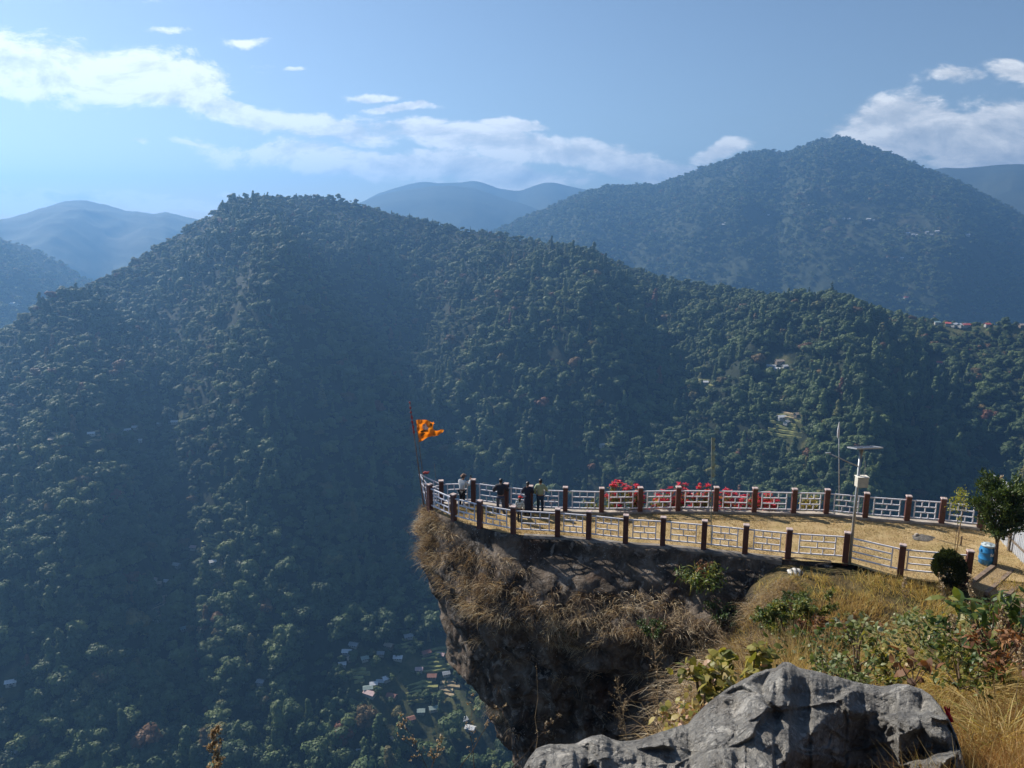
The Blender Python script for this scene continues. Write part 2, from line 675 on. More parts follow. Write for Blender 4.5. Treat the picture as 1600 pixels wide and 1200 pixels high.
def hill_spur(AZ, P, X, Y):
    k = np.sin(PI * np.clip(P, 0, 1)) ** 0.75 * np.where(P > 1, 0, 1)
    a = AZ + 0.035 * fbm(X / 260, Y / 260, oct=3, seed=5) + (P - 0.55) * 0.05
    lo_ = sstep(.68, .42, P)
    s = sinterp(a, SPA, 7, 0.05) * (1 - lo_) + sinterp(a, SPB, 7, 0.05) * lo_
    big = 104 * s * k * (.10 + .90 * sstep(.16, .46, P))
    mid = 38 * ridged(X / 210 + 0.4 * fbm(X / 150, Y / 150, oct=2, seed=3), Y / 420, oct=3, seed=21) * (0.25 + k) * (.62 + .38 * sstep(.3, .6, P)) * np.where(P < 1.0, 1 - sstep(0.86, 1.0, P), 0)
    small = 9 * fbm(X / 60, Y / 60, oct=3, seed=33) * (1 - 0.6 * sstep(0.9, 1.0, P))
    return big + mid + small


_A = ridge_az(HILL_PTS)
hill, hill_at, HAZ, HRR = None, None, None, None


def _front(az):
    return np.interp(az, _A[:, 0], _A[:, 2]) - RV


# drop differs by azimuth so that the valley bottom is level at ZV
def polar_main():
    az = np.linspace(R(-58), R(58), 620)
    el = sum(np.interp(az + d, _A[:, 0], _A[:, 1]) for d in (-.008, 0, .008)) / 3
    rr = sum(np.interp(az + d, _A[:, 0], _A[:, 2]) for d in (-.03, 0, .03)) / 3
    p = np.concatenate([-np.linspace(1, 0, 50)[:-1], np.linspace(0, 1, 330), 1 + np.linspace(0, 1, 81)[1:]])
    AZ, P = np.meshgrid(az, p, indexing='ij')
    RR = rr[:, None]
    ZR = CAM[2] + RR * np.tan(el)[:, None]
    rad = np.where(P < 0, RV + P * (RV - 75), np.where(P <= 1, RV + (RR - RV) * P, RR + 1300 * (P - 1)))
    pc = np.clip(P, 0, 1)
    g = pc + 0.04 * np.sin(PI * pc) - 0.045 * np.sin(2 * PI * pc)
    z = np.where(P < 0, ZV + (-P) ** 1.3 * 470, np.where(P <= 1, ZV + (ZR - ZV) * g, ZR - (ZR + 900) * (0.3 * (P - 1) + 0.7 * (P - 1) ** 1.5)))
    X = rad * np.sin(AZ)
    Y = rad * np.cos(AZ)
    z = z + hill_spur(AZ, P, X, Y)
    v = np.stack([X, Y, z], -1)
    me = mesh_np('hill', v.reshape(-1, 3), grid_faces(len(az), len(p))[:, ::-1], smooth=True)
    o = tag(link('hill', me, M_HILL), kind='structure')
    def sample(a, pq):
        i = np.clip((a - az[0]) / (az[-1] - az[0]) * (len(az) - 1), 0, len(az) - 1.001)
        j = np.clip(np.interp(pq, p, np.arange(len(p))), 0, len(p) - 1.001)
        i0, j0 = i.astype(int), j.astype(int)
        fi, fj = (i - i0)[:, None], (j - j0)[:, None]
        return (v[i0, j0] * (1 - fi) * (1 - fj) + v[i0 + 1, j0] * fi * (1 - fj)
                + v[i0, j0 + 1] * (1 - fi) * fj + v[i0 + 1, j0 + 1] * fi * fj)
    return o, sample, az, rr


hill, hill_at, HAZ, HRR = polar_main()


def hill_pixel(px, py):
    """Where the sight line of a photo pixel meets the hill."""
    a, e = az_el(px, py)
    pq = np.linspace(0.02, 1.0, 900)
    q = hill_at(np.full(900, a), pq)
    elv = np.arctan2(q[:, 2] - CAM[2], np.hypot(q[:, 0], q[:, 1]))
    k = np.argmax(elv >= e) if (elv >= e).any() else len(pq) - 1
    return q[k], pq[k], a


def mountain(name, pts, front, back, df, db, m, naz, nr, amp, scale, seed, lim=None, sm=0.004, spurs=None, samp=0, fine=0.0):
    A = ridge_az(pts)
    lim = lim or (A[0, 0], A[-1, 0])
    sa = [(az_el(px, 400)[0], s) for px, s in (spurs or [])]
    def spur(AZ, P, X, Y):
        k = np.sin(PI * np.clip(P, 0, 1)) ** 0.8 * np.where(P > 1, 0, 1)
        top = 1 - sstep(0.8, 1.0, P)
        s = amp * ridged(X / scale + 0.5 * fbm(X / scale, Y / scale, oct=2, seed=seed + 3), Y / scale * 0.6, oct=5, seed=seed) * np.where(P < 1, 0.12 + 0.9 * top, 0.12)
        if sa:
            s = s + samp * sinterp(AZ + 0.02 * fbm(X / 700, Y / 700, oct=3, seed=seed), sa, 5, 0.03) * k
        if fine:
            s = s + fine * fbm(X / 26, Y / 26, oct=3, seed=seed + 9)
        return s
    o, smp, az, rr = polar_hill(name, pts, front, back, df, db, lim, naz, nr, spur, m, sm=sm)
    tag(o, kind='structure')
    return o, smp, lim


RM_PTS = [(100, 520, 3000), (400, 480, 3000), (600, 440, 3050), (700, 398, 3100), (780, 360, 3200), (850, 327, 3300), (900, 307, 3350), (950, 293, 3400), (1000, 290, 3450), (1030, 289, 3480), (1060, 277, 3500), (1100, 262, 3520),
          (1140, 250, 3550), (1160, 239, 3560), (1200, 234, 3580), (1222, 242, 3580), (1250, 230, 3600), (1280, 219, 3600), (1310, 213, 3600), (1340, 222, 3600), (1380, 237, 3580),
          (1430, 257, 3560), (1480, 277, 3540), (1530, 302, 3520), (1570, 322, 3500), (1600, 338, 3480), (1700, 385, 3450), (1900, 450, 3400), (2300, 520, 3300)]
rm, rm_at, rm_lim = mountain('mountain', RM_PTS, 1500, 1500, 900, 900, M_FAR, 620, 330, 60, 420, 41,
                             spurs=[(700, 0), (850, .4), (960, -.2), (1050, .3), (1140, .45), (1215, -.1), (1290, -.45), (1380, .1), (1480, .8), (1570, -.5), (1700, .2), (1900, .5)], samp=80, fine=9)
LN_PTS = [(-700, 300, 2400), (-300, 330, 2500), (-100, 357, 2600), (0, 374, 2650), (50, 390, 2700), (100, 417, 2720), (135, 437, 2720), (200, 480, 2700), (300, 550, 2650), (500, 640, 2500)]
ln, ln_at, ln_lim = mountain('hill_ridge', LN_PTS, 1200, 1000, 700, 700, M_FAR, 260, 180, 40, 300, 51, fine=9)
LM_PTS = [(-700, 300, 4472), (-300, 330, 4472), (-100, 340, 4558), (0, 345, 4558), (40, 337, 4601), (70, 326, 4644), (100, 316, 4687), (130, 314, 4687), (165, 321, 4687), (195, 330, 4687), (225, 333, 4687), (243, 336, 4687), (256, 332, 4687),
          (275, 337, 4687), (320, 346, 4644), (420, 370, 4558), (600, 420, 4472), (800, 480, 4300)]
mountain('mountain', LM_PTS, 2200, 1500, 1000, 900, M_FAINT, 300, 150, 80, 700, 61, spurs=[(-200, 0), (60, .7), (160, -.2), (240, .6), (330, -.3), (500, .3)], samp=150, fine=4)
LF_PTS = [(-300, 360, 4200), (0, 372, 4300), (60, 371, 4350), (110, 358, 4400), (150, 349, 4400), (190, 348, 4400), (230, 356, 4400), (280, 366, 4350), (340, 392, 4300), (500, 470, 4200)]
mountain('hill_ridge', LF_PTS, 1700, 900, 800, 700, M_FAINT, 260, 130, 30, 600, 67, fine=4)
BF_PTS = [(200, 400, 6160), (480, 345, 6160), (560, 320, 6160), (590, 303, 6160), (620, 293, 6160), (645, 286, 6195), (665, 283, 6195), (685, 286, 6195), (700, 285, 6230), (720, 285, 6230), (740, 282, 6230), (760, 288, 6230), (780, 295, 6230), (810, 299, 6230), (830, 292, 6230),
          (848, 286, 6230), (865, 285, 6230), (880, 289, 6230), (905, 295, 6230), (960, 305, 6230), (1100, 330, 6160), (1300, 380, 6160)]
mountain('mountain', BF_PTS, 2500, 1500, 1100, 900, M_FAINT, 260, 90, 60, 900, 71)
BN_PTS = [(250, 420, 5226), (480, 345, 5226), (560, 318, 5226), (590, 306, 5265), (620, 299, 5304), (650, 295, 5304), (680, 291, 5304), (710, 291, 5304), (740, 295, 5304), (765, 303, 5304), (790, 312, 5304), (820, 320, 5304), (850, 332, 5265), (920, 352, 5226), (1100, 420, 5148)]
mountain('mountain', BN_PTS, 2300, 1300, 1000, 900, M_FAINT, 260, 90, 40, 800, 77)
RF_PTS = [(1250, 330, 5460), (1400, 278, 5460), (1450, 268, 5460), (1475, 263, 5499), (1500, 264, 5499), (1530, 262, 5499), (1560, 258, 5499), (1590, 257, 5499), (1640, 262, 5460), (1750, 285, 5460), (2000, 330, 5382)]
mountain('mountain', RF_PTS, 2300, 1300, 1000, 900, M_FAINT, 260, 90, 60, 800, 83)
# ================================================================= forest
def crown_cards(lobes, n, size, out=0.6, flat=0.0):
    """Leaf clumps over ellipsoid lobes: [(cx, cy, cz, rx, ry, rz)]. Returns verts, tris, rnd."""
    lob = np.array(lobes, float)
    area = (lob[:, 3] * lob[:, 5])
    pick = RNG.choice(len(lob), n, p=area / area.sum())
    L = lob[pick]
    d = rand_dirs(n)
    d[:, 2] = np.where(d[:, 2] < -0.35, -d[:, 2], d[:, 2])
    rad = RNG.uniform(0.72, 1.06, (n, 1))
    c = L[:, :3] + d * L[:, 3:] * rad
    nor = norm(d * out + rand_dirs(n) * (1 - out) + np.array([0, 0, flat]))
    tan = norm(np.cross(nor, rand_dirs(n)))
    s = RNG.uniform(0.6, 1.35, n) * size
    v, f = leaf_mesh(c - tan * s[:, None] * 0.5, tan, nor, s, s * 0.85, bend=0.15)
    lr = RNG.uniform(0, 1, len(lob))[pick]
    rnd = np.clip(0.25 + 0.5 * RNG.uniform(0, 1, n) * 0.8 + 0.25 * lr, 0, 1)
    return v, f, np.repeat(rnd, 6)


def lumpy(h, w, k, seed, lift=0.25):
    r = random.Random(seed)
    lobes = [(0, 0, h * 0.62, w * .34, w * .34, h * .30)]
    for i in range(k):
        a = 2 * PI * i / k + r.uniform(-.4, .4)
        d = w * r.uniform(.18, .36)
        zz = h * r.uniform(lift + .12, .78)
        s = w * r.uniform(.16, .27)
        lobes.append((d * math.cos(a), d * math.sin(a), zz, s, s, s * r.uniform(.7, 1.0)))
    return lobes


def tree_mesh(name, kind, seed):
    r = random.Random(seed)
    if kind == 'broad':
        h, wd = r.uniform(10, 13), r.uniform(10, 13)
        v, f, rnd = crown_cards(lumpy(h, wd, 8, seed), 900, 1.15, .82)
    elif kind == 'tall':
        h, wd = r.uniform(14, 17), r.uniform(6.5, 8)
        lobes = [(r.uniform(-.8, .8), r.uniform(-.8, .8), h * (0.25 + .68 * i / 7), wd * (.42 - .035 * i), wd * (.42 - .035 * i), h * .12) for i in range(8)]
        v, f, rnd = crown_cards(lobes, 800, 1.05, .82)
    elif kind == 'conifer':
        h, wd = r.uniform(17, 20), 6.0
        lobes = [(r.uniform(-.3, .3), r.uniform(-.3, .3), h * (.16 + .8 * i / 9), wd * (.5 - .048 * i), wd * (.5 - .048 * i), h * .05) for i in range(10)]
        v, f, rnd = crown_cards(lobes, 560, 1.0, 0.3, 0.2)
    elif kind == 'bush':
        h, wd = r.uniform(5, 6.5), r.uniform(7, 9)
        v, f, rnd = crown_cards(lumpy(h, wd, 6, seed, 0.05), 520, 0.95, .82)
    else:                       # 'open': sparse crown on a visible trunk
        h, wd = r.uniform(12, 15), r.uniform(9, 11)
        v, f, rnd = crown_cards(lumpy(h, wd, 7, seed, .42), 600, 1.0, .8)
    tv, tf = sticks((np.array([[0, 0, -2.0]]), np.array([[0, 0, h * .6]])), 0.35, 0.15, 5)
    vv, ff = joinv([(v, f), (tv, tf)])
    me = mesh_np(name, vv, ff, False, {'rnd': np.concatenate([rnd, np.full(len(tv), 0.0)])})
    return me


def forest_mat():
    m, n = mat('forest_leaves')
    tint = n.attr('tint', 'INSTANCER')
    rnd = n.attr('rnd')
    a = n.ramp(tint, [(0.0, (.036, .058, .023)), (0.3, (.076, .112, .038)), (0.55, (.122, .156, .048)), (0.72, (.180, .195, .052)),
                      (0.82, (.13, .105, .038)), (0.9, (.15, .085, .034)), (0.96, (.15, .05, .030)), (1.0, (.19, .17, .04))])
    b = n.mix(1.0, a, n.ramp(rnd, [(0, (.5, .5, .5)), (1, (1.45, 1.45, 1.4))]), 'MULTIPLY')
    n.leaf(b, 0.60, 0.16, 0.25)
    return m


M_FOREST = forest_mat()
KINDS = ['broad', 'broad', 'broad', 'broad', 'tall', 'tall', 'bush', 'bush', 'open', 'conifer']
TREES = [tree_mesh('forest_tree', k, 100 + i) for i, k in enumerate(KINDS)]
for me in TREES:
    me.materials.append(M_FOREST)


def scatter(name, pts, scale, rotz, tint, var, meshes):
    """ONE object that sets copies of the meshes on the points (geometry nodes)."""
    src = bpy.data.collections.new(name + '_kinds')
    for i, me in enumerate(meshes):
        src.objects.link(bpy.data.objects.new('%s_kind_%02d' % (name, i), me))
    me = bpy.data.meshes.new(name)
    me.vertices.add(len(pts))
    me.vertices.foreach_set('co', np.ascontiguousarray(pts, np.float32).ravel())
    for k, v in (('scl', scale), ('rot', rotz), ('tint', tint)):
        a = me.attributes.new(k, 'FLOAT', 'POINT')
        a.data.foreach_set('value', np.asarray(v, np.float32))
    a = me.attributes.new('var', 'INT', 'POINT')
    a.data.foreach_set('value', np.asarray(var, np.int32))
    o = link(name, me)
    g = bpy.data.node_groups.new(name, 'GeometryNodeTree')
    g.interface.new_socket('Geometry', in_out='INPUT', socket_type='NodeSocketGeometry')
    g.interface.new_socket('Geometry', in_out='OUTPUT', socket_type='NodeSocketGeometry')
    gi, go = g.nodes.new('NodeGroupInput'), g.nodes.new('NodeGroupOutput')
    m2p = g.nodes.new('GeometryNodeMeshToPoints')
    ci = g.nodes.new('GeometryNodeCollectionInfo')
    ci.inputs['Collection'].default_value = src
    ci.inputs['Separate Children'].default_value = True
    ci.inputs['Reset Children'].default_value = True
    iop = g.nodes.new('GeometryNodeInstanceOnPoints')
    iop.inputs['Pick Instance'].default_value = True
    def na(nm, typ):
        x = g.nodes.new('GeometryNodeInputNamedAttribute')
        x.data_type = typ
        x.inputs['Name'].default_value = nm
        return x.outputs['Attribute']
    cx = g.nodes.new('ShaderNodeCombineXYZ')
    L = g.links.new
    L(na('rot', 'FLOAT'), cx.inputs[2])
    e2r = g.nodes.new('FunctionNodeEulerToRotation')
    L(cx.outputs[0], e2r.inputs[0])
    L(gi.outputs[0], m2p.inputs['Mesh'])
    L(m2p.outputs[0], iop.inputs['Points'])
    L(ci.outputs[0], iop.inputs['Instance'])
    L(na('var', 'INT'), iop.inputs['Instance Index'])
    L(e2r.outputs[0], iop.inputs['Rotation'])
    L(na('scl', 'FLOAT'), iop.inputs['Scale'])
    L(iop.outputs[0], go.inputs[0])
    md = o.modifiers.new('scatter', 'NODES')
    md.node_group = g
    return o


# --- villages and terraces: (px, py) in the photo where the trees stand back
CLEAR = [(590, 1075, 26), (640, 1040, 22), (560, 1050, 18), (620, 1100, 18), (665, 1060, 22), (700, 1095, 18), (690, 1020, 16), (720, 1120, 14), (680, 1160, 14),
         (560, 1175, 12), (470, 1115, 10), (300, 860, 10), (270, 908, 20), (245, 960, 14), (335, 855, 14), (225, 965, 10), (375, 1040, 8), (20, 1065, 10), (490, 830, 14), (425, 835, 10),
         (100, 685, 16), (180, 672, 14), (215, 655, 10), (280, 665, 10), (1215, 575, 18), (1105, 598, 10), (1095, 582, 8), (1225, 655, 18), (1205, 630, 14), (1230, 690, 14),
         (1250, 640, 10), (940, 695, 6), (1495, 500, 24), (1545, 498, 16), (1475, 566, 8), (960, 735, 6), (1260, 700, 10)]
VIL = [('in the valley village left of the cliff', [(542, 1019, 'white'), (535, 1040, 'white'), (548, 1030, 'tan'), (570, 1029, 'green'), (586, 984, 'white'), (578, 990, 'tan'), (608, 1010, 'tan'), (595, 1022, 'grey'), (638, 995, 'grey'), (666, 1021, 'rust'), (622, 1029, 'white'),
        (584, 1070, 'white'), (605, 1062, 'white'), (594, 1066, 'grey'), (575, 1078, 'green'), (578, 1086, 'pink'), (612, 1090, 'rust'), (675, 1059, 'rust'), (697, 1054, 'grey'), (658, 1112, 'green'), (678, 1108, 'green'), (642, 1125, 'rust'), (635, 1136, 'tan'), (553, 1008, 'grey'),
        (724, 1125, 'white'), (735, 1140, 'white'), (563, 1177, 'white'), (408, 1067, 'grey'), (618, 1155, 'tan'), (689, 1024, 'pink'), (655, 1048, 'pink'), (700, 1128, 'tan')]),
       ('in the hamlet on the left slope', [(303, 856, 'pink'), (276, 883, 'white'), (240, 906, 'pink'), (246, 912, 'tan'), (260, 910, 'white'), (270, 911, 'white'), (265, 938, 'white'), (215, 962, 'teal'), (241, 970, 'green'), (288, 982, 'teal'), (374, 1038, 'blue'), (334, 878, 'white')]),
       ('beside the bottom left corner', [(18, 1067, 'white'), (20, 1178, 'grey')]),
       ('on the shelf across the far left slope', [(143, 678, 'white'), (210, 668, 'white'), (199, 672, 'white'), (248, 663, 'white'), (274, 660, 'white'), (218, 689, 'white'), (108, 690, 'tan'), (80, 688, 'tan')]),
       ('on the wooded slope above the railing', [(1226, 573, 'white'), (1214, 577, 'white'), (1205, 574, 'grey'), (1218, 566, 'tan'), (1101, 598, 'white'), (1091, 581, 'teal'), (1222, 653, 'white'), (1230, 660, 'grey'), (1468, 567, 'red'), (942, 696, 'grey'), (1245, 648, 'tan')]),
       ('on the ridge at the right end', [(1482, 497, 'red'), (1492, 500, 'white'), (1504, 501, 'white'), (1510, 497, 'red'), (1544, 495, 'red'), (1464, 503, 'teal'), (1597, 500, 'tan')])]
CLEAR += [(px, py + 4, 9) for _, l_ in VIL[:1] for px, py, _ in l_] + [(px, py + 3, 7) for _, l_ in VIL[1:6] for px, py, _ in l_]
CLEAR_W = []
for ci_, (px, py, rr_) in enumerate(CLEAR):
    q, pq, a = hill_pixel(px, py)
    d = math.dist(q, CAM)
    k_ = 1.0 if ci_ < 11 or ci_ >= len(CLEAR) - 60 else .62
    CLEAR_W.append((q[0], q[1], (rr_ * d / F * 0.95 + 3) * k_, (rr_ * d / F * (1.6 if k_ == 1 else 1.0) + 3) * k_))
CLEAR_W = np.array(CLEAR_W)


def clearing(x, y):
    """0 in the open, 1 in the wood."""
    o = np.ones_like(x)
    for cx, cy, rx, ry in CLEAR_W:
        q = np.sqrt(((x - cx) / rx) ** 2 + ((y - cy) / ry) ** 2) + 0.35 * vnoise(x / 9, y / 9, seed=4)
        o = np.minimum(o, sstep(0.7, 1.15, q))
    return o


def hill_scatter(n):
    a = RNG.uniform(R(-41), R(41), n)
    rr = np.interp(a, HAZ, HRR)
    r = np.sqrt(RNG.uniform(RV * 0.85 ** 2 * RV, (rr * 1.04) ** 2, n))
    r = np.maximum(r, 400)
    pq = np.where(r <= rr, (r - RV) / (rr - RV), 1 + (r - rr) / 1300)
    return a, pq, hill_at(a, np.clip(pq, -0.2, 1.2)), rr


hv = np.empty(len(hill.data.vertices) * 3, np.float32)
hill.data.vertices.foreach_get('co', hv)
hv = hv.reshape(-1, 3)
at_ = hill.data.attributes.new('open', 'FLOAT', 'POINT')
at_.data.foreach_set('value', (1 - clearing(hv[:, 0].astype(float), hv[:, 1].astype(float))).astype(np.float32))
a, pq, q, rr = hill_scatter(56000)
x, y = q[:, 0], q[:, 1]
wood = clearing(x, y)
clump = fbm(x / 45, y / 45, oct=3, seed=90)
keep = (RNG.uniform(0, 1, len(x)) < np.clip(0.78 + 0.9 * clump, 0.42, 1)) & (RNG.uniform(0, 1, len(x)) < 0.30 + 0.70 * wood)
q, a, pq, wood, clump = q[keep], a[keep], pq[keep], wood[keep], clump[keep]
n = len(q)
kindf = fbm(q[:, 0] / 120, q[:, 1] / 120, oct=3, seed=95)
u = RNG.uniform(0, 1, n)
var = np.where(u < .52, RNG.integers(0, 4, n), np.where(u < .66, RNG.integers(4, 6, n), np.where(u < .82, RNG.integers(6, 8, n), np.where(u < .985, 8, 9))))
var = np.where((pq > .9) & (var > 3), var % 4, var)
var = np.where((kindf > .34) & (pq < .9) & (u > .6), RNG.integers(4, 6, n), var)
scl = np.clip(RNG.lognormal(-0.08, 0.44, n), .38, 2.2) * (0.88 + 0.25 * kindf)
scl = scl * (1.22 - .32 * sstep(.2, .8, pq))
scl = np.where(wood < .7, scl * (.42 + .3 * wood), scl) * (1 - .38 * sstep(.85, .97, pq))
tv = RNG.beta(2.2, 2.4, n) * .62 + .12 * fbm(q[:, 0] / 180, q[:, 1] / 180, oct=3, seed=97)
special = RNG.uniform(0, 1, n)
tv = np.where(special > .955, RNG.uniform(.74, .93, n), tv)
tv = np.where(special > .993, RNG.uniform(.93, 1.0, n), tv)
tint = np.clip(tv, 0, 1)
rot = RNG.uniform(0, 2 * PI, n)
q[:, 2] -= 0.4

# the 300 that show largest are trees of their own; the rest of the wood is one mass
dist = np.linalg.norm(q - CAM, axis=1)
D = q - CAM
depth = D[:, 1] * CP - D[:, 2] * SP
ix = 800 + F * D[:, 0] / depth
iy = 600 - F * (D[:, 1] * SP + D[:, 2] * CP) / depth
HT = np.array([11.5, 11.5, 11.5, 11.5, 15.5, 15.5, 5.7, 5.7, 13.5, 18.5])[var] * scl
seen = (ix > 5) & (ix < 735) & (iy > 500) & (iy < 1195) & ((ix < 640) | (iy > 780))
rank = np.where(seen, HT * np.where(var < 6, 1, .7) * np.sqrt(scl) / depth, 0)
order = np.argsort(-rank)
big = order[:300]
mask = np.ones(n, bool)
mask[big] = False
forest = scatter('forest', q[mask], scl[mask], rot[mask], tint[mask], var[mask], TREES)
tag(forest, 'dense mixed green forest covering the hill across the valley', 'forest', kind='stuff')
TNAME = {'broad': 'round spreading', 'tall': 'tall narrow', 'bush': 'low bushy', 'open': 'thin open', 'conifer': 'pointed conifer'}
for i in big:
    k = KINDS[var[i]]
    t_ = tint[i]
    colr = 'dark green' if t_ < .3 else 'mid green' if t_ < .58 else 'light olive green' if t_ < .76 else 'rust brown' if t_ < .97 else 'yellow green'
    where = 'lower' if iy[i] > 850 else 'upper'
    half = 'far left end' if ix[i] < 250 else 'middle' if ix[i] < 500 else 'part beside the cliff'
    o = link('forest_tree', TREES[var[i]], None, None, q[i])
    o.scale = (scl[i],) * 3
    o.rotation_euler = (0, 0, rot[i])
    o['tint'] = float(tint[i])
    tag(o, '%s %s tree on the %s forest slope, %s' % (TNAME[k], colr, where, half), 'tree', 'large %s %s trees on the %s slope, %s' % (TNAME[k], colr, where, half))

# conifers and tall trees along the hill's skyline
SKYL = [(412, 318), (430, 311), (445, 306), (452, 310), (463, 306), (472, 304), (486, 306), (498, 305), (505, 304), (512, 304), (520, 309), (535, 312), (548, 313), (570, 317), (612, 326), (620, 328), (640, 334), (660, 338), (668, 339),
        (676, 342), (688, 345), (716, 353), (735, 358), (748, 360), (755, 361), (761, 362), (768, 363), (776, 365), (360, 331), (345, 336), (880, 388), (905, 392), (1010, 426), (1105, 449), (1145, 455)]
sk = random.Random(3)
for px, py in SKYL:
    az_, _ = az_el(px, py)
    p_ = hill_at(np.array([az_]), np.array([1.0]))[0]
    thin = px > 680 and px < 780
    o = link('ridge_tree', TREES[9 if thin or sk.random() < .3 else sk.choice((0, 4, 8))], None, None, p_ - np.array((0, 0, 1.0)))
    s_ = sk.uniform(.5, .8)
    o.scale = (s_ * (.55 if thin else .85), s_ * (.55 if thin else .85), s_ * (.85 if thin else .85))
    o.rotation_euler = (0, 0, sk.uniform(0, 6))
    o['tint'] = sk.uniform(0, .3)
    if thin:
        tag(o, 'thin dark tree standing clear of the skyline right of the hilltop', 'tree', 'thin trees on the skyline')
    else:
        tag(o, 'dark tree breaking the skyline along the wooded hill crest', 'tree', 'dark trees along the hill crest')

# wooded cover of the mountain and the near left ridge
CLUMPS = []
for i in range(3):
    v, f, rnd = crown_cards(lumpy(11, 15, 6, 300 + i, 0.0), 150, 2.6)
    me = mesh_np('clump', v, f, False, {'rnd': rnd})
    me.materials.append(M_FOREST)
    CLUMPS.append(me)


def far_wood(name, label, smp, lim, n, seed, pmin):
    g = np.random.default_rng(seed)
    a = g.uniform(max(lim[0], R(-42)), min(lim[1], R(42)), n)
    pq = np.sqrt(g.uniform(pmin ** 2, 1.03 ** 2, n))
    q = smp(a, pq)
    f = fbm(q[:, 0] / 150, q[:, 1] / 150, oct=4, seed=seed)
    k = g.uniform(0, 1, n) < np.clip(.75 + 1.1 * f, .1, 1)
    q, f, pq = q[k], f[k], pq[k]
    m_ = len(q)
    t_ = np.clip(g.beta(2, 2.4, m_) * .75 + .1 * f, 0, .9)
    t_ = np.where(g.uniform(0, 1, m_) > .93, g.uniform(.75, .9, m_), t_)
    o = scatter(name, q, np.clip(g.lognormal(-.25, .35, m_), .4, 1.6) * np.where(pq > .97, .75, 1), g.uniform(0, 6.28, m_), t_, g.integers(0, 3, m_), CLUMPS)
    tag(o, label, 'forest', kind='stuff')


far_wood('mountain_forest', 'forest cover on the tall blue mountain at right', rm_at, rm_lim, 48000, 7, .22)
far_wood('ridge_forest', 'forest cover on the hazy ridge at far left', ln_at, ln_lim, 9000, 8, .4)

# ================================================================= villages
M_WALLS = {'white': simple('white_wash', (.40, .39, .36), .9, var=.1, scale=.5), 'tan': simple('tan_wall', (.22, .17, .12), .9, var=.15, scale=.5)}
ROOFS = {'white': (.62, .63, .64), 'grey': (.34, .36, .38), 'green': (.30, .37, .32), 'teal': (.20, .29, .29), 'rust': (.26, .11, .075), 'red': (.45, .09, .07), 'tan': (.40, .32, .24), 'pink': (.48, .33, .32), 'blue': (.35, .45, .58)}
M_ROOFS = {k: simple(k + '_tin_roof', v, .7, var=.12, scale=.4) for k, v in ROOFS.items()}
M_DARK = simple('dark_window', (.02, .022, .025), .4)


def house_meshes(L, W, H):
    b = MB(); b.box((0, 0, H / 2 - 1), (L, W, H + 2))
    b.add([(-L / 2, -W / 2, H), (-L / 2, W / 2, H), (-L / 2, 0, H + W * .27)], [(0, 2, 1)])
    b.add([(L / 2, -W / 2, H), (L / 2, W / 2, H), (L / 2, 0, H + W * .27)], [(0, 1, 2)])
    r_ = MB(); e = 1.0; rise = W * .27
    for s in (-1, 1):
        r_.add([(-L / 2 - e, s * (W / 2 + e), H - .3), (L / 2 + e, s * (W / 2 + e), H - .3), (L / 2 + e, 0, H + rise + .15), (-L / 2 - e, 0, H + rise + .15),
                (-L / 2 - e, s * (W / 2 + e), H - .15), (L / 2 + e, s * (W / 2 + e), H - .15), (L / 2 + e, 0, H + rise + .3), (-L / 2 - e, 0, H + rise + .3)],
               [(0, 1, 2, 3), (4, 5, 6, 7), (0, 1, 5, 4), (1, 2, 6, 5), (3, 0, 4, 7)])
    w_ = MB()
    for x in (-L * .3, 0, L * .3):
        w_.box((x, -W / 2 - .03, H * .55), (1.1, .12, 1.2))
        w_.box((x, W / 2 + .03, H * .55), (1.1, .12, 1.2))
    return b, r_, w_


HB_ = [house_meshes(9, 6, 3.0), house_meshes(12, 6.5, 3.2), house_meshes(7, 5.5, 2.8), house_meshes(10, 7, 5.6)]
HM = []
for b, r_, w_ in HB_:
    ms = []
    for nm, x in (('wall', b), ('roof', r_), ('window', w_)):
        me = bpy.data.meshes.new(nm)
        me.from_pydata(x.v, [], x.f)
        ms.append(me)
    HM.append(ms)
_hm = {}
hrng = random.Random(21)


def house(px, py, roof, where, at, size=1.0, rz=None, kind=None, wall='white', windows=True):
    q = at
    k = hrng.choice((0, 0, 1, 2, 2)) if kind is None else kind
    label = 'small house with %s roof %s' % (ROOFN[roof], where)
    o = thing('house', label, 'house', tuple(q), 'houses with %s roofs %s' % (ROOFN[roof], where), rz if rz is not None else hrng.uniform(-.5, .6))
    o.scale = (size,) * 3
    for nm, me, m_ in zip(('wall', 'roof', 'window'), HM[k], (M_WALLS[wall], M_ROOFS[roof], M_DARK)):
        if nm == 'window' and not windows:
            continue
        key = (k, nm, m_.name)
        if key not in _hm:
            c = me.copy()
            c.materials.append(m_)
            _hm[key] = c
        x = bpy.data.objects.new(nm, _hm[key])
        COL.objects.link(x)
        x.parent = o
    return o


ROOFN = {'white': 'bright tin', 'grey': 'dull grey tin', 'green': 'pale green tin', 'teal': 'teal tin', 'rust': 'rusty brown', 'red': 'red', 'tan': 'tan', 'pink': 'faded pink', 'blue': 'pale blue tin'}
for where, lst in VIL:
    for px, py, rf in lst:
        q, pq_, a_ = hill_pixel(px, py + 2)
        house(px, py, rf, where, q, .72 if 'shelf' in where else .85, wall='tan' if rf in ('tan', 'rust') else 'white')


def far_pixel(smp, px, py):
    a, e = az_el(px, py)
    pq = np.linspace(.2, 1, 800)
    q = smp(np.full(800, a), pq)
    elv = np.arctan2(q[:, 2] - CAM[2], np.hypot(q[:, 0], q[:, 1]))
    k = int(np.argmax(elv >= e)) if (elv >= e).any() else 799
    return q[k]


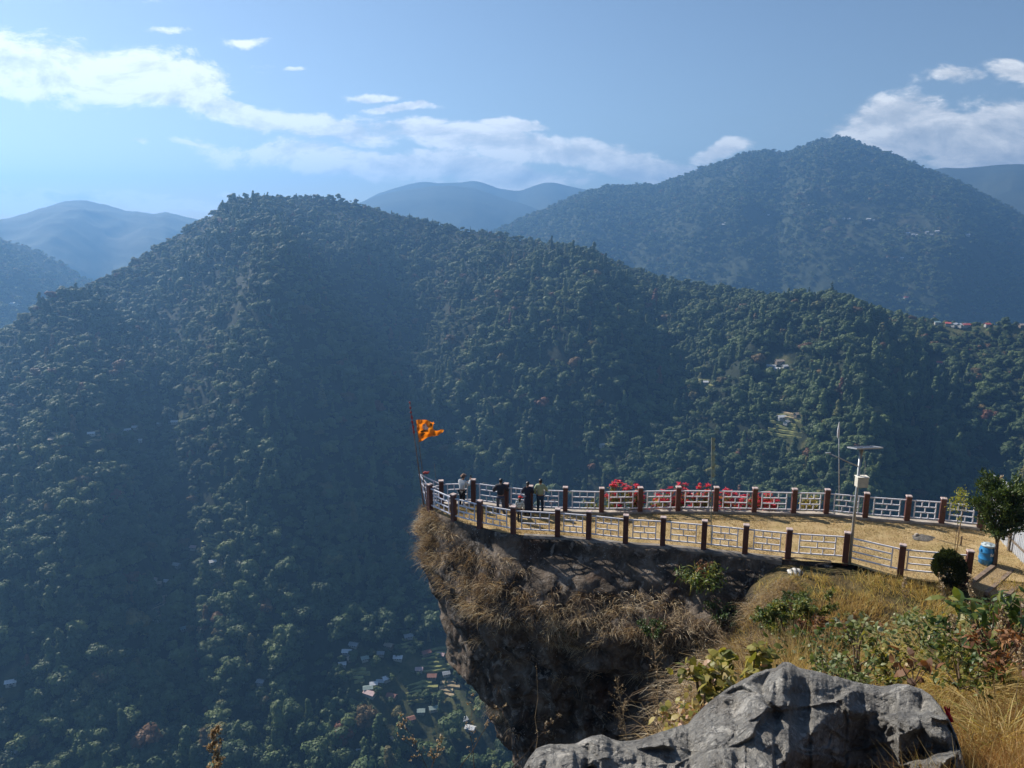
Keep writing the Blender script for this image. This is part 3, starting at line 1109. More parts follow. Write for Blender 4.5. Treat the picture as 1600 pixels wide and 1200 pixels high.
for px, py, rf, s in [(1267, 323, 'white', 1.5), (1221, 335, 'white', 1.1), (1200, 337, 'white', 1.0), (1135, 350, 'tan', 1.3), (1317, 343, 'white', 1.2), (1326, 343, 'white', 1.0), (1345, 344, 'white', 1.1), (1357, 344, 'white', 1.3), (1365, 345, 'grey', 1.0), (1418, 366, 'blue', 1.2), (1426, 368, 'white', 1.1), (1432, 369, 'white', 1.2), (1448, 364, 'white', 1.2), (1455, 368, 'grey', 1.1), (1464, 363, 'white', 1.2), (1511, 369, 'white', 1.5), (1408, 405, 'white', 1.3), (1415, 467, 'red', 1.4), (1159, 391, 'pink', 1.2), (1130, 352, 'white', .9)]:
    house(px, py, rf, 'high on the blue mountain', far_pixel(rm_at, px, py), s, kind=0, windows=False)
for px, py, s in [(20, 478, 1.8), (26, 479, 1.3)]:
    house(px, py, 'white', 'on the hazy ridge at far left', far_pixel(ln_at, px, py), s, kind=0, windows=False)

# terraced fields: level steps cut along the contour
M_TERR = simple('terrace_crop', (.24, .24, .075), .9, var=.3, scale=.15)
M_TERR2 = simple('terrace_stubble', (.36, .28, .16), .9, var=.3, scale=.15)
for px, py, wpx, nst, m_ in [(490, 822, 26, 7, M_TERR), (428, 832, 14, 4, M_TERR), (1235, 640, 40, 6, M_TERR2), (1226, 668, 46, 6, M_TERR), (1205, 700, 30, 4, M_TERR), (250, 956, 24, 6, M_TERR2), (330, 856, 26, 6, M_TERR), (680, 1035, 40, 6, M_TERR), (640, 1012, 24, 4, M_TERR), (655, 1085, 40, 5, M_TERR), (225, 985, 22, 4, M_TERR), (95, 690, 30, 4, M_TERR2), (150, 684, 30, 3, M_TERR2), (1100, 604, 18, 3, M_TERR), (560, 1060, 24, 4, M_TERR), (700, 1080, 24, 4, M_TERR2), (945, 702, 14, 2, M_TERR)]:
    mb = MB()
    c0 = None
    for j in range(nst):
        yy0 = py + (j - nst / 2) * 6.5
        pts = []
        for i in range(9):
            xx0 = px + (i - 4) / 4 * wpx * (.5 + .18 * math.sin(j * 1.7)) + 3 * math.sin(j * 2.3)
            q, _, a_ = hill_pixel(xx0, yy0 + 1.2 * math.sin(i * .9 + j))
            pts.append(q)
        pts = np.array(pts)
        pts[:, 2] = pts[:, 2].mean() + .35 * (pts[:, 2] - pts[:, 2].mean()) + .8
        vs = []
        wd = 3.4
        for q in pts:
            o_ = np.array((q[0], q[1], 0)); o_ /= np.linalg.norm(o_)
            f_ = q - o_ * wd * .5; b_ = q + o_ * wd * .6
            vs += [(*f_[:2], q[2] - 3.0), (*f_[:2], q[2]), (*b_[:2], q[2] + .1), (*b_[:2], q[2] - 3.0)]
        fs = []
        for i in range(8):
            for k in range(3):
                fs.append((i * 4 + k, (i + 1) * 4 + k, (i + 1) * 4 + k + 1, i * 4 + k + 1))
        mb.add(vs, fs)
    tag(mb.build('terraced_field', m_), kind='structure')
# ================================================================= the viewpoint terrace
FAR_POSTS = [(690, 790), (740, 788), (791, 795), (829, 799), (883, 801), (939.5, 802.5), (999.5, 801.5), (1058.5, 800.5), (1117.5, 801), (1177.5, 802.5), (1239, 804), (1290, 805), (1351, 811), (1416, 816), (1470, 820), (1530, 827)]
NEAR_POSTS = [(672, 796), (709, 813), (750, 824), (802, 834), (871, 838), (919.5, 842), (977, 848.5), (1035, 852), (1099, 858), (1163.5, 865), (1230.5, 872), (1320, 878), (1406, 899), (1510, 909)]
FP = [on_z(x, y)[:2] for x, y in FAR_POSTS]
NP_ = [on_z(x, y)[:2] for x, y in NEAR_POSTS]
POST_H = 1.34
POST_W = 0.228

# ---- materials
m_conc, n = mat('weathered_concrete')
p = n.obj()
c = n.ramp(n.noise(2.2, 7, 0.65, p), [(.25, (.10, .085, .07)), (.5, (.20, .175, .15)), (.8, (.32, .29, .25))])
c = n.mix(n.ramp(n.noise(0.9, 5, .6, n.scale(p, (1, 1, .25))), [(.5, (0, 0, 0)), (.7, (.8, .8, .8))]), c, (.05, .045, .04))
n.pbr(c, .9, normal=n.bump(n.noise(9, 6, .6, p), .35, .03))
M_CONC = m_conc

m_post, n = mat('maroon_painted_post')
p = n.pos()
c = n.ramp(n.noise(5, 6, .6, p), [(.3, (.066, .023, .018)), (.6, (.105, .037, .028)), (.8, (.155, .066, .05))])
nz = n.n('ShaderNodeSeparateXYZ', {0: n.n('ShaderNodeNewGeometry').outputs['Normal']}).outputs[2]
n.pbr(c, .62, normal=n.bump(n.noise(14, 4, .6, p), .2, .01))
M_POST = m_post
M_CAP = simple('sunlit_pink_cap', (.42, .33, .31), .8, var=.2, scale=9)  # sun on the post tops, put into the cap colour as pale pink
m_rail, n = mat('white_painted_steel')
p = n.pos()
c = n.ramp(n.noise(7, 6, .65, p), [(.28, (.30, .24, .23)), (.40, (.70, .68, .72)), (.8, (.82, .81, .86))])
n.pbr(c, .45, normal=n.bump(n.noise(30, 3, .5, p), .1, .004))
M_RAIL = m_rail

# ---- terrace slab and its dry lawn
def catmull(pts, per=6, closed=False):
    out = []
    P = [np.array(p, float) for p in pts]
    for i in range(len(P) - 1):
        p0, p1, p2, p3 = P[max(i - 1, 0)], P[i], P[i + 1], P[min(i + 2, len(P) - 1)]
        for k in range(per):
            t = k / per
            out.append(.5 * (2 * p1 + (p2 - p0) * t + (2 * p0 - 5 * p1 + 4 * p2 - p3) * t * t + (3 * p1 - p0 - 3 * p2 + p3) * t ** 3))
    out.append(P[-1])
    return np.array(out)


near_c = catmull(NP_, 8)
far_c = catmull(FP, 8)
TIP = on_z(664, 790)[:2]
# lawn strip between the two edges, resampled to the same count
def resample(c, n):
    s = np.concatenate([[0], np.cumsum(np.linalg.norm(np.diff(c, axis=0), axis=1))])
    t = np.linspace(0, s[-1], n)
    return np.stack([np.interp(t, s, c[:, 0]), np.interp(t, s, c[:, 1])], -1)


far_ext = np.concatenate([far_c, [[23.6, 33.0]]])
near_ext = np.concatenate([near_c, [[19.5, 28.4], [22.5, 27.6]]])
NC, FC = resample(near_ext, 160), resample(far_ext, 160)
M_ = 28
tt = np.linspace(-0.03, 1.03, M_)
LX = NC[:, None, 0] * (1 - tt) + FC[:, None, 0] * tt
LY = NC[:, None, 1] * (1 - tt) + FC[:, None, 1] * tt
LZ = 0.035 * fbm(LX / 1.6, LY / 1.6, oct=4, seed=8) - 0.02
m_lawn, n = mat('dry_lawn')
p = n.pos()
f1 = n.noise(1.1, 6, .6, p)
c = n.ramp(f1, [(.25, (.31, .215, .105)), (.5, (.43, .315, .165)), (.75, (.52, .41, .235))])
c = n.mix(n.ramp(n.noise(.55, 5, .65, n.scale(p, (.6, 1.6, 1))), [(.52, (0, 0, 0)), (.72, (.75, .75, .75))]), c, (.20, .175, .055))
c = n.mix(n.ramp(n.noise(26, 3, .7, p), [(.45, (0, 0, 0)), (.7, (.55, .55, .55))]), c, (.20, .125, .05))
n.pbr(c, .95, normal=n.bump(n.noise(18, 5, .7, p), .8, .06), spec=.1)
M_LAWN = m_lawn
lawn = link('lawn_ground', mesh_np('lawn_ground', np.stack([LX, LY, LZ], -1).reshape(-1, 3), grid_faces(160, M_), True), M_LAWN)
tag(lawn, kind='structure')

# dry grass standing on the terrace
k = 42000
s_ = RNG.uniform(0, 1, k)
t_ = RNG.uniform(0.02, .98, k)
cl = fbm(s_ * 30, t_ * 6, oct=3, seed=31)
kp = RNG.uniform(0, 1, k) < np.clip(.6 + 1.2 * cl, .08, 1)
s_, t_ = s_[kp], t_[kp]
i_ = (s_ * 158.99).astype(int)
fr = (s_ * 158.99 - i_)[:, None]
b0 = (NC[i_] * (1 - fr) + NC[i_ + 1] * fr) * (1 - t_[:, None]) + (FC[i_] * (1 - fr) + FC[i_ + 1] * fr) * t_[:, None]
b = np.concatenate([b0, np.full((len(b0), 1), -.01)], 1)
up = norm(RNG.normal(size=(len(b), 3)) * np.array([.7, .7, .2]) + np.array([0, 0, .8]))
bv, bf, mm = blades(b, up, norm(up + RNG.normal(size=(len(b), 3)) * .5 + np.array([0, 0, -.5])), RNG.uniform(.05, .14, len(b)), .014, 2)
STRAW = [(0, (.19, .12, .055)), (.4, (.38, .265, .13)), (.75, (.52, .405, .23)), (.9, (.28, .25, .10)), (1, (.14, .16, .05))]
M_STRAW = foliage_mat('straw', STRAW, .25, .6, .25)
tag(link('dry_grass', mesh_np('dry_grass', bv, bf, False, {'rnd': np.repeat(RNG.uniform(0, .97, len(b)), mm)}), M_STRAW), 'short dry tan grass on the terrace', 'grass', kind='stuff')

# ---- retaining wall / kerb round the terrace
def ribbon(name, line, prof, m, parent=None):
    """Sweeps a profile [(offset along the left normal, z)] along a plan line."""
    line = np.asarray(line)
    d = np.gradient(line, axis=0)
    d /= np.linalg.norm(d, axis=1, keepdims=True)
    nr = np.stack([-d[:, 1], d[:, 0]], -1)
    v = np.array([[(*(line[i] + nr[i] * o), z) for o, z in prof] for i in range(len(line))])
    f = grid_faces(len(line), len(prof))
    vv = v.reshape(-1, 3)
    k = len(prof)
    me = mesh_np(name, vv, [f], False)
    return link(name, me, m, parent)


def closed(prof):
    return prof + [prof[0]]


i0 = 26
wall = ribbon('retaining_wall', near_c[i0:80], closed([(.12, .015), (.12, -2.2), (-.26, -2.2), (-.19, -.30), (-.25, -.29), (-.25, -.05), (-.20, .015)]), M_CONC)
tag(wall, 'dark concrete retaining wall under the near railing of the terrace', 'wall')
kerb = ribbon('kerb', far_c, closed([(.22, .10), (.22, -1.6), (-.13, -1.6), (-.13, .10)]), simple('pale_kerb', (.36, .31, .26), .9, var=.2, scale=3, bump=.2))
tag(kerb, 'low pale concrete kerb along the far edge of the terrace', 'kerb')


# ---- railings
def frame_panel(a, b, kind, za=0.0):
    """Steel panel between two posts, a and b in plan. kind: 'brick' or 'rails'."""
    mb = MB()
    a, b = np.array(a), np.array(b)
    L = np.linalg.norm(b - a)
    d = (b - a) / L
    g0 = POST_W / 2 - .01
    def P(s, z):
        q = a + d * s
        return (q[0], q[1], z)
    zs = [.26, .545, .83, 1.115]
    ins = .17 * L + .04
    x0, x1 = ins, L - ins
    w_ = .052
    mb.bar(P(g0, zs[3]), P(L - g0, zs[3]), w_, w_)
    mb.bar(P(g0, zs[0]), P(L - g0, zs[0]), w_, w_)
    if kind == 'rails':
        x1 = L - .36
        x0 = .22
    for z in zs[1:3]:
        mb.bar(P(x0 + .02, z), P(x1 - .02, z), w_ * .92, w_ * .92)
    e = w_ / 2
    for x in (x0, x1):
        mb.bar(P(x, zs[0] + e), P(x, zs[3] - e), w_ * .9, w_ * .9, up=(d[0], d[1], 0))
    if kind == 'brick':
        W = x1 - x0
        for r_, fs in ((0, (1 / 3, 2 / 3)), (1, (.5,)), (2, (1 / 3, 2 / 3))):
            for f_ in fs:
                mb.bar(P(x0 + W * f_, zs[r_] + e), P(x0 + W * f_, zs[r_ + 1] - e), w_ * .8, w_ * .8, up=(d[0], d[1], 0))
    return mb


def add_post(xy, rz, parent, h=POST_H, z0=-.12):
    mb = MB()
    mb.box((0, 0, (h - .05 + z0) / 2), (POST_W, POST_W, h - .05 - z0))
    o = mb.build('post', M_POST, parent, bevel=.012, loc=(xy[0], xy[1], 0))
    o.rotation_euler.z = rz
    cp = MB()
    cp.box((0, 0, h - .022), (POST_W + .035, POST_W + .035, .055), taper=.93)
    cp.build('cap', M_CAP, o, bevel=.008)
    return o


far_rail = thing('railing', 'white steel railing between maroon posts along the far edge, valley behind it', 'railing', (*FP[0], 0))
near_rail = thing('railing', 'white steel railing between maroon posts along the near edge above the cliff', 'railing', (*NP_[0], 0))


def rel(root, o):
    o.location = Vector(o.location) - Vector(root.location)


for root, pts, rails in ((far_rail, FP, ()), (near_rail, NP_, (11, 12))):
    rl = np.array(root.location)
    for i, q in enumerate(pts):
        a = pts[max(i - 1, 0)]
        b = pts[min(i + 1, len(pts) - 1)]
        rz = math.atan2(b[1] - a[1], b[0] - a[0])
        tall = 1.0
        o = add_post(q, rz, root)
        rel(root, o)
        if i < len(pts) - 1:
            pn = frame_panel(q, pts[i + 1], 'rails' if i in rails else 'brick').build('panel', M_RAIL, root)
            rel(root, pn)

# prow: the rail that runs out past the last two posts like a ship's bow
prow = MB()
A = np.array((*NP_[0], 0)); B = np.array((*FP[0], 0))
mid_d = (A + B) / 2
tip_t = on_y(655, 741, float(mid_d[1]) + .55)
tip_b = on_y(667, 789, float(mid_d[1]) + .25)
def lerp(a, b, t): return np.array(a) * (1 - t) + np.array(b) * t
for k_, zf in enumerate((1.115, .83, .545, .26)):
    t_ = lerp(tip_b, tip_t, (zf - .1) / 1.02)
    if zf > 1.1: t_ = tip_t
    for Q in (A, B):
        prow.bar(Q + np.array((0, 0, zf)), t_, .052)
prow.bar(tip_b, tip_t, .052)
for Q in (A, B):
    for f_, (z0, z1) in ((.3, (.26, .545)), (.62, (.545, .83)), (.36, (.83, 1.115)), (.7, (.26, .545)), (.1, (.26, 1.115))):
        def pt(z):
            tq = tip_t if z > 1.1 else lerp(tip_b, tip_t, (z - .1) / 1.02)
            return lerp(Q + np.array((0, 0, z)), tq, f_)
        prow.bar(pt(z0), pt(z1), .042)
o = prow.build('prow_rail', M_RAIL, near_rail); rel(near_rail, o)
cr = MB()
for zf in (1.1, .55):
    cr.bar(A + np.array((0, 0, zf)), B + np.array((0, 0, zf)), .05)
o = cr.build('cross_rail', M_RAIL, near_rail); rel(near_rail, o)

# prow floor: a small concrete nose
nose = MB()
v_ = [(*NP_[0], .02), (*FP[0], .02), (tip_b[0], tip_b[1], .02)]
nose.add(v_ + [(x, y, -.5) for x, y, _ in v_], [(0, 2, 1), (3, 4, 5), (0, 1, 4, 3), (1, 2, 5, 4), (2, 0, 3, 5)])
tag(nose.build('slab', M_CONC), 'small concrete nose slab at the tip of the terrace', 'slab')

# ---- flag poles at the tip
m_fl, n = mat('saffron_cloth')
f_ = n.noise(3.2, 6, .65, n.obj(), .6)
c = n.ramp(f_, [(.2, (.62, .17, .012)), (.5, (.80, .27, .02)), (.72, (.90, .42, .06))])
wv = n.obj()
n.leaf(c, .7, .45, .2, (1.1, .9, .7))
M_SAFF = m_fl
M_RED = simple('faded_red_cloth', (.33, .05, .045), .85, var=.3, scale=12)
M_BAMB = simple('weathered_bamboo', (.20, .13, .09), .7, var=.25, scale=8)


def pole(name, label, a, b, r0, r1, m, cat='pole'):
    a, b = Vector(a), Vector(b)
    root = thing(name, label, cat, a)
    mb = MB()
    mb.tube([(0, 0, 0), (b - a) * .5, b - a], [r0, (r0 + r1) / 2, r1], 8)
    mb.build('pole_shaft', m, root, smooth=True)
    return root, b - a


y1 = float(mid_d[1]) + .28
fa = on_y(662, 789, y1)
fb = on_y(640, 628, y1)
fa[2] = 0.02
root, v1 = pole('flag_pole', 'tall leaning pole wrapped in red cloth at the tip of the terrace', fa, fb, .035, .016, M_BAMB, 'flagpole')
wr = MB()
rr_ = random.Random(5)
pts = [v1 * t for t in np.linspace(.70, 1.0, 22)]
wr.tube([p + Vector((rr_.uniform(-.012, .012), rr_.uniform(-.012, .012), 0)) for p in pts], [.05 + .02 * math.sin(i * 1.9) + rr_.uniform(-.01, .012) - i * .0014 for i in range(22)], 9)
wr.build('cloth_wrap', M_RED, root, smooth=True)
y2 = float(mid_d[1]) + .1
ga = on_y(667, 790, y2)
ga[2] = 0.02
gb_ = on_y(650, 657, y2)
root2, v2 = pole('flag_pole', 'leaning pole flying the torn orange flag at the tip of the terrace', ga, gb_, .024, .014, M_BAMB, 'flagpole')
# the torn flag: a cloth cut to its ragged outline, waving
FO = [(0, 0), (.40, .02), (.78, .03), (.83, .0), (.90, -.06), (.96, -.03), (1.0, -.14), (.93, -.22), (.96, -.32), (.94, -.44), (1.06, -.50), (1.18, -.56), (1.32, -.52), (1.46, -.50), (1.52, -.56), (1.44, -.66), (1.2, -.80), (.9, -.9), (.55, -1.02), (.3, -1.14), (.17, -1.18)]
def flag_mesh():
    from mathutils.geometry import tessellate_polygon
    bm = bmesh.new()
    NX, NY = 46, 36
    poly = FO
    def inside(x, y):
        c_ = False
        j = len(poly) - 1
        for i in range(len(poly)):
            xi, yi = poly[i]; xj, yj = poly[j]
            if (yi > y) != (yj > y) and x < (xj - xi) * (y - yi) / (yj - yi) + xi:
                c_ = not c_
            j = i
        return c_
    vid = {}
    def V(i, j):
        if (i, j) not in vid:
            x, y = 1.55 * i / NX, .05 - 1.25 * j / NY
            wob = .11 * math.sin(x * 5.5 + y * 2.2) * min(1, x * 2.2) + .045 * math.sin(x * 13 - y * 7) + .03 * math.sin(y * 17 + x * 5)
            vid[(i, j)] = bm.verts.new((x * .62, wob, y * .62))
        return vid[(i, j)]
    for i in range(NX):
        for j in range(NY):
            x, y = 1.55 * (i + .5) / NX, .05 - 1.25 * (j + .5) / NY
            lim = .14 * max(0, -y)
            if x > lim - .02 and inside(max(x, lim + .01), y):
                bm.faces.new((V(i, j), V(i, j + 1), V(i + 1, j + 1), V(i + 1, j)))
    me = bpy.data.meshes.new('flag')
    bm.to_mesh(me)
    bm.free()
    for p in me.polygons:
        p.use_smooth = True
    return me


flag = link('flag', flag_mesh(), M_SAFF, root2, v2)
flag.scale = (1.45, 1.45, 1.45)
fm = MB()      # pale faded emblem patch and dark strokes near the hoist
def patch(mb, pts2, off):
    k_ = len(pts2)
    def q(x, y, s):
        wob = .11 * math.sin(x * 5.5 + y * 2.2) * min(1, x * 2.2) + .045 * math.sin(x * 13 - y * 7) + .03 * math.sin(y * 17 + x * 5)
        return (x * .62, wob + s, y * .62)
    mb.add([q(x, y, off) for x, y in pts2], [tuple(range(k_))])
for off in (-.012, .012):
    patch(fm, [(.34, -.26), (.48, -.20), (.62, -.28), (.68, -.42), (.60, -.56), (.44, -.55), (.32, -.44)], off)
o = fm.build('emblem', simple('faded_white_print', (.74, .66, .60), .8, var=.3, scale=14), flag)
fd = MB()
for off in (-.012, .012):
    patch(fd, [(.22, -.60), (.46, -.56), (.66, -.62), (.62, -.67), (.42, -.64), (.26, -.70)], off)
    patch(fd, [(.24, -.78), (.38, -.72), (.5, -.74), (.36, -.82), (.26, -.88)], off)
    patch(fd, [(.80, -.10), (.88, -.12), (.90, -.2), (.84, -.3), (.80, -.22)], off)
fd.build('print_strokes', simple('dark_print', (.16, .10, .02), .8, var=.3, scale=14), flag)
# thin bare rod and a scrap of red cloth tied at the tip
ra = np.array((*lerp(NP_[0], FP[0], .75), 0))
rb = on_y(678.5, 724, float(ra[1]))
root3, _ = pole('rod', 'thin bare rod standing beside the orange flag at the terrace tip', ra, rb, .012, .006, M_BAMB, 'rod')
sc_ = MB()
t0 = tip_t + np.array((.18, .02, .02))
sc_.tube([t0, t0 + np.array((.12, .03, .05)), t0 + np.array((.24, .02, .03)), t0 + np.array((.34, .05, .11))], [.05, .07, .06, .02], 7)
tag(sc_.build('cloth_scrap', M_RED, smooth=True), 'scrap of red cloth tied round the rail tip', 'cloth')

# ---- solar street lamp
M_GALV = simple('galvanised_steel', (.42, .42, .41), .45, .6, .15, 5)
la = on_z(1327.5, 880)
la[2] = -.05
lamp = thing('street_lamp', 'solar street lamp with grey pole, battery box and panel by the near railing', 'street lamp', la)
mb = MB(); mb.tube([(0, 0, 0), (0, 0, 2.6), (0, 0, 5.0)], [.062, .06, .052], 12)
mb.build('pole', M_GALV, lamp, smooth=True)
m_pv, n = mat('solar_cells')
p = n.obj()
chk = n.n('ShaderNodeTexBrick', {'Vector': p, 'Color1': (.02, .03, .07, 1), 'Color2': (.025, .035, .08, 1), 'Mortar': (.3, .32, .36, 1), 'Scale': 6.0, 'Mortar Size': .012}, offset=0.0).outputs[0]
n.pbr(chk, .15, spec=.7)
pm = MB()
pan = thing  # (kept simple below)
sp = bpy.data.objects.new('solar_panel', bpy.data.meshes.new('solar_panel'))
b_ = MB(); b_.box((0, 0, 0), (1.06, .66, .03))
pv_o = b_.build('solar_panel', m_pv, lamp, loc=(.16, .0, 5.1))
pv_o.rotation_euler = (R(-12), R(0), R(6))
f_ = MB()
for c_, s__ in (((0, .345, 0), (1.12, .04, .05)), ((0, -.345, 0), (1.12, .04, .05)), ((.545, 0, 0), (.04, .65, .05)), ((-.545, 0, 0), (.04, .65, .05))):
    f_.box(c_, s__)
f_.box((0, 0, -.03), (1.05, .65, .02))
f_.build('panel_frame', simple('aluminium_frame', (.6, .6, .6), .4, .5, .08, 5), pv_o)
arm = MB(); arm.tube([(-.02, 0, 4.3), (-.6, -.02, 4.55), (-1.28, -.05, 4.86)], [.03, .026, .02], 8)
arm.tube([(.03, 0, 4.6), (.07, 0, 4.95), (.12, 0, 5.08)], .03, 8)
arm.build('arm', M_GALV, lamp, smooth=True)
hd = MB(); hd.box((-1.33, -.05, 4.885), (.20, .09, .035))
hd.build('lamp_head', M_GALV, lamp, bevel=.01)
bx = MB(); bx.box((.13, -.06, 3.66), (.45, .30, .42))
bx_o = bx.build('battery_box', simple('cream_box', (.60, .56, .47), .6, var=.1, scale=4), lamp, bevel=.025)
bl = MB(); bl.box((.13, -.06, 3.885), (.49, .34, .035))
bl.build('lid', simple('cream_lid', (.66, .62, .54), .6, var=.1, scale=4), bx_o, bevel=.01)
cb = MB(); cb.tube([(.1, -.05, 5.0), (.2, -.06, 4.5), (.24, -.06, 4.1), (.2, -.06, 3.92)], .012, 6)
cb.build('cable', simple('grey_cable', (.35, .35, .35), .6), lamp, smooth=True)

# ---- slim pole with a small fitting beside the far railing
pa = on_z(1314.5, 806.5)
pa = np.array((pa[0], pa[1] + .25, -.1))
pb = on_y(1311, 664, float(pa[1]))
mast, vm = pole('mast', 'slim grey mast with small pale fitting behind the far railing', pa, pb, .032, .022, M_GALV, 'mast')
mt = MB(); mt.lathe([(.02, -.75), (.05, -.6), (.06, -.35), (.045, -.2), (.02, .02), (0, .06)], vm + Vector((.0, 0, .1)), 10)
mt.build('fitting', simple('pale_fitting', (.6, .6, .6), .5), mast, smooth=True)
# ---- tall prayer flag pole at the near railing
pa = on_z(1111, 853)
pb = on_y(1112, 684, float(pa[1]))
pf, vp = pole('prayer_flag_pole', 'thin pole with a narrow faded green prayer flag beside the near railing', pa, pb, .022, .014, simple('grey_green_pole', (.20, .21, .16), .7), 'flagpole')
cl_ = MB()
vs = []
H = vp.length
for i in range(30):
    z = H - i * .062
    wv_ = .02 * math.sin(i * .9)
    vs += [(.02 + wv_ * .3, wv_, z), (.15 + .03 * math.sin(i * 1.7), wv_ * 1.8, z - .01)]
cl_.add([(x + vp.x * z / H, y + vp.y * z / H, z) for x, y, z in vs], [(2 * i, 2 * i + 1, 2 * i + 3, 2 * i + 2) for i in range(29)])
cl_.build('prayer_flag', simple('faded_green_cloth', (.35, .42, .32), .85, var=.2, scale=9), pf, smooth=True)

# ---- corrugated sheet fence at the right end
m_cor, n = mat('painted_corrugated_sheet')
p = n.pos()
c = n.ramp(n.noise(2.5, 6, .6, n.scale(p, (1, 6, .3))), [(.25, (.38, .41, .46)), (.5, (.60, .63, .68)), (.8, (.72, .75, .80))])
c = n.mix(n.ramp(n.noise(1.3, 6, .7, p), [(.62, (0, 0, 0)), (.75, (.7, .7, .7))]), c, (.22, .15, .10))
n.pbr(c, .55, .15)
q0, q1 = on_z(1541, 822), on_z(1604, 884)
ln_d = (q1 - q0)
fence = thing('fence', 'pale blue corrugated sheet fence behind the tree at the right end', 'fence', (q0[0], q0[1], 0))
L = float(np.linalg.norm(ln_d)) * 1.9
u_ = ln_d / np.linalg.norm(ln_d)
nrm = np.array((-u_[1], u_[0], 0))
for j in range(9):
    s0, s1 = L * j / 9, L * (j + 1) / 9 - .008
    ns = 61
    vs, k_ = [], 0
    hh = 2.55 + .10 * math.sin(j * 2.1)
    for i in range(ns):
        s = s0 + (s1 - s0) * i / (ns - 1)
        off = .028 * math.cos(s / .085 * PI)
        for z in (-.1, hh):
            q = u_ * s + nrm * (off + .02 * (j % 2))
            vs.append((q[0], q[1], z + .03 * math.sin(j)))
    mb = MB(); mb.add(vs, [(2 * i, 2 * i + 2, 2 * i + 3, 2 * i + 1) for i in range(ns - 1)])
    o = mb.build('sheet', m_cor, fence)
    sd = o.modifiers.new('thick', 'SOLIDIFY'); sd.thickness = .004
M_WOOD = simple('grey_timber', (.15, .115, .085), .85, var=.3, scale=7, bump=.3)
for s in (.0, L * .34, L * .67, L):
    mb = MB(); q = u_ * s + nrm * -.11
    mb.box((q[0], q[1], 1.0), (.09, .09, 2.5)); mb.build('post', M_WOOD, fence)
mb = MB()
for z in (.5, 1.6):
    mb.bar(tuple(nrm * -.055 + np.array((0, 0, z))), tuple(u_ * L + nrm * -.055 + np.array((0, 0, z))), .05, .07)
mb.build('rail', M_WOOD, fence)

# ---- blue drum
ba = on_z(1541, 880)
drum = thing('barrel', 'blue plastic barrel with pale lid beside the tree trunk', 'barrel', (ba[0], ba[1], 0))
m_bl, n = mat('blue_plastic')
f_ = n.noise(5, 5, .6, n.obj())
n.pbr(n.ramp(f_, [(.3, (.01, .13, .32)), (.7, (.025, .22, .48))]), .38)
mb = MB(); mb.lathe([(.0, 0), (.27, 0), (.30, .03), (.31, .2), (.325, .22), (.325, .26), (.31, .28), (.31, .5), (.325, .52), (.325, .56), (.31, .58), (.30, .70), (.26, .76), (.26, .80), (.24, .80), (.24, .76), (.0, .74)], n=28)
mb.build('drum', m_bl, drum, smooth=True)
mb = MB(); mb.lathe([(.235, .775), (.275, .775), (.275, .84), (.25, .855), (.0, .86)], n=28)
mb.build('lid', simple('pale_lid', (.50, .58, .60), .5, var=.25, scale=6), drum, smooth=True)
mb = MB()
for sx in (-1, 1):
    mb.box((sx * .325, 0, .62), (.05, .14, .10))
mb.build('handle', simple('blue_handle', (.03, .20, .42), .4), drum, bevel=.01)
mb = MB(); mb.box((0.02, -.316, .50), (.20, .012, .13)); mb.build('sticker', simple('pale_sticker', (.65, .68, .7), .6), drum, bevel=.004)

# ---- timber edged steps down to the right
M_EDGE = simple('step_edging', (.20, .145, .11), .9, var=.25, scale=5, bump=.3)
M_GRAV = simple('step_gravel', (.27, .19, .10), .95, var=.4, scale=22, bump=.6)
st = thing('stairs', 'shallow gravel steps with brown concrete edging right of the railing end', 'steps', (0, 0, 0))
E = [((1512, 917), (1555, 884)), ((1541, 925), (1583, 889)), ((1566, 932), (1612, 893)), ((1596, 940), (1650, 898))]
EW = [(on_z(*a, 0.0), on_z(*b, 0.0)) for a, b in E]
st.location = tuple(EW[0][0])
for i, (a, b) in enumerate(EW):
    z = .03 - .10 * i
    mb = MB(); o_ = EW[0][0]
    mb.bar(tuple(a - o_ + np.array((0, 0, z))), tuple(b - o_ + np.array((0, 0, z))), .17, .16)
    mb.build('step_edge', M_EDGE, st, bevel=.012)
    if i < 3:
        c_, d_ = EW[i + 1]
        dr = np.array((.09, 0, z + .02))
        vs = [a - o_ + dr, c_ - o_ + np.array((-.09, 0, z - .02)), d_ - o_ + np.array((-.09, 0, z - .02)), b - o_ + dr]
        m2 = MB(); m2.add([tuple(v) for v in vs] + [tuple(v - np.array((0, 0, .4))) for v in vs], [(0, 1, 2, 3), (4, 7, 6, 5), (0, 4, 5, 1), (1, 5, 6, 2), (2, 6, 7, 3), (3, 7, 4, 0)])
        m2.build('tread', M_GRAV, st)

# ---- ash of a small fire on the lawn
fa_ = on_z(1441, 840)
v_, f_ = [], []
g_ = np.random.default_rng(4)
root_f = thing('ash_heap', 'small grey ash heap of a burnt-out fire on the dry lawn', 'ash', (fa_[0], fa_[1], 0))
r_ = np.linspace(0, 1, 9); th = np.linspace(0, 2 * PI, 29)[:-1]
RR_, TH = np.meshgrid(r_, th, indexing='ij')
amp = .42 * (1 + .3 * fbm(np.cos(TH) * 2, np.sin(TH) * 2, oct=3, seed=2)) * RR_
zz = .07 * (1 - RR_ ** 2) + .025 * fbm(RR_ * np.cos(TH) * 9, RR_ * np.sin(TH) * 9, oct=3, seed=6) * (1 - RR_) + .015 * (1 - RR_)
me = mesh_np('ash', np.stack([amp * np.cos(TH) * 1.2, amp * np.sin(TH), zz], -1).reshape(-1, 3), grid_faces(9, 28, True), True)
link('ash', me, simple('grey_ash', (.11, .10, .09), .95, var=.4, scale=14), root_f)
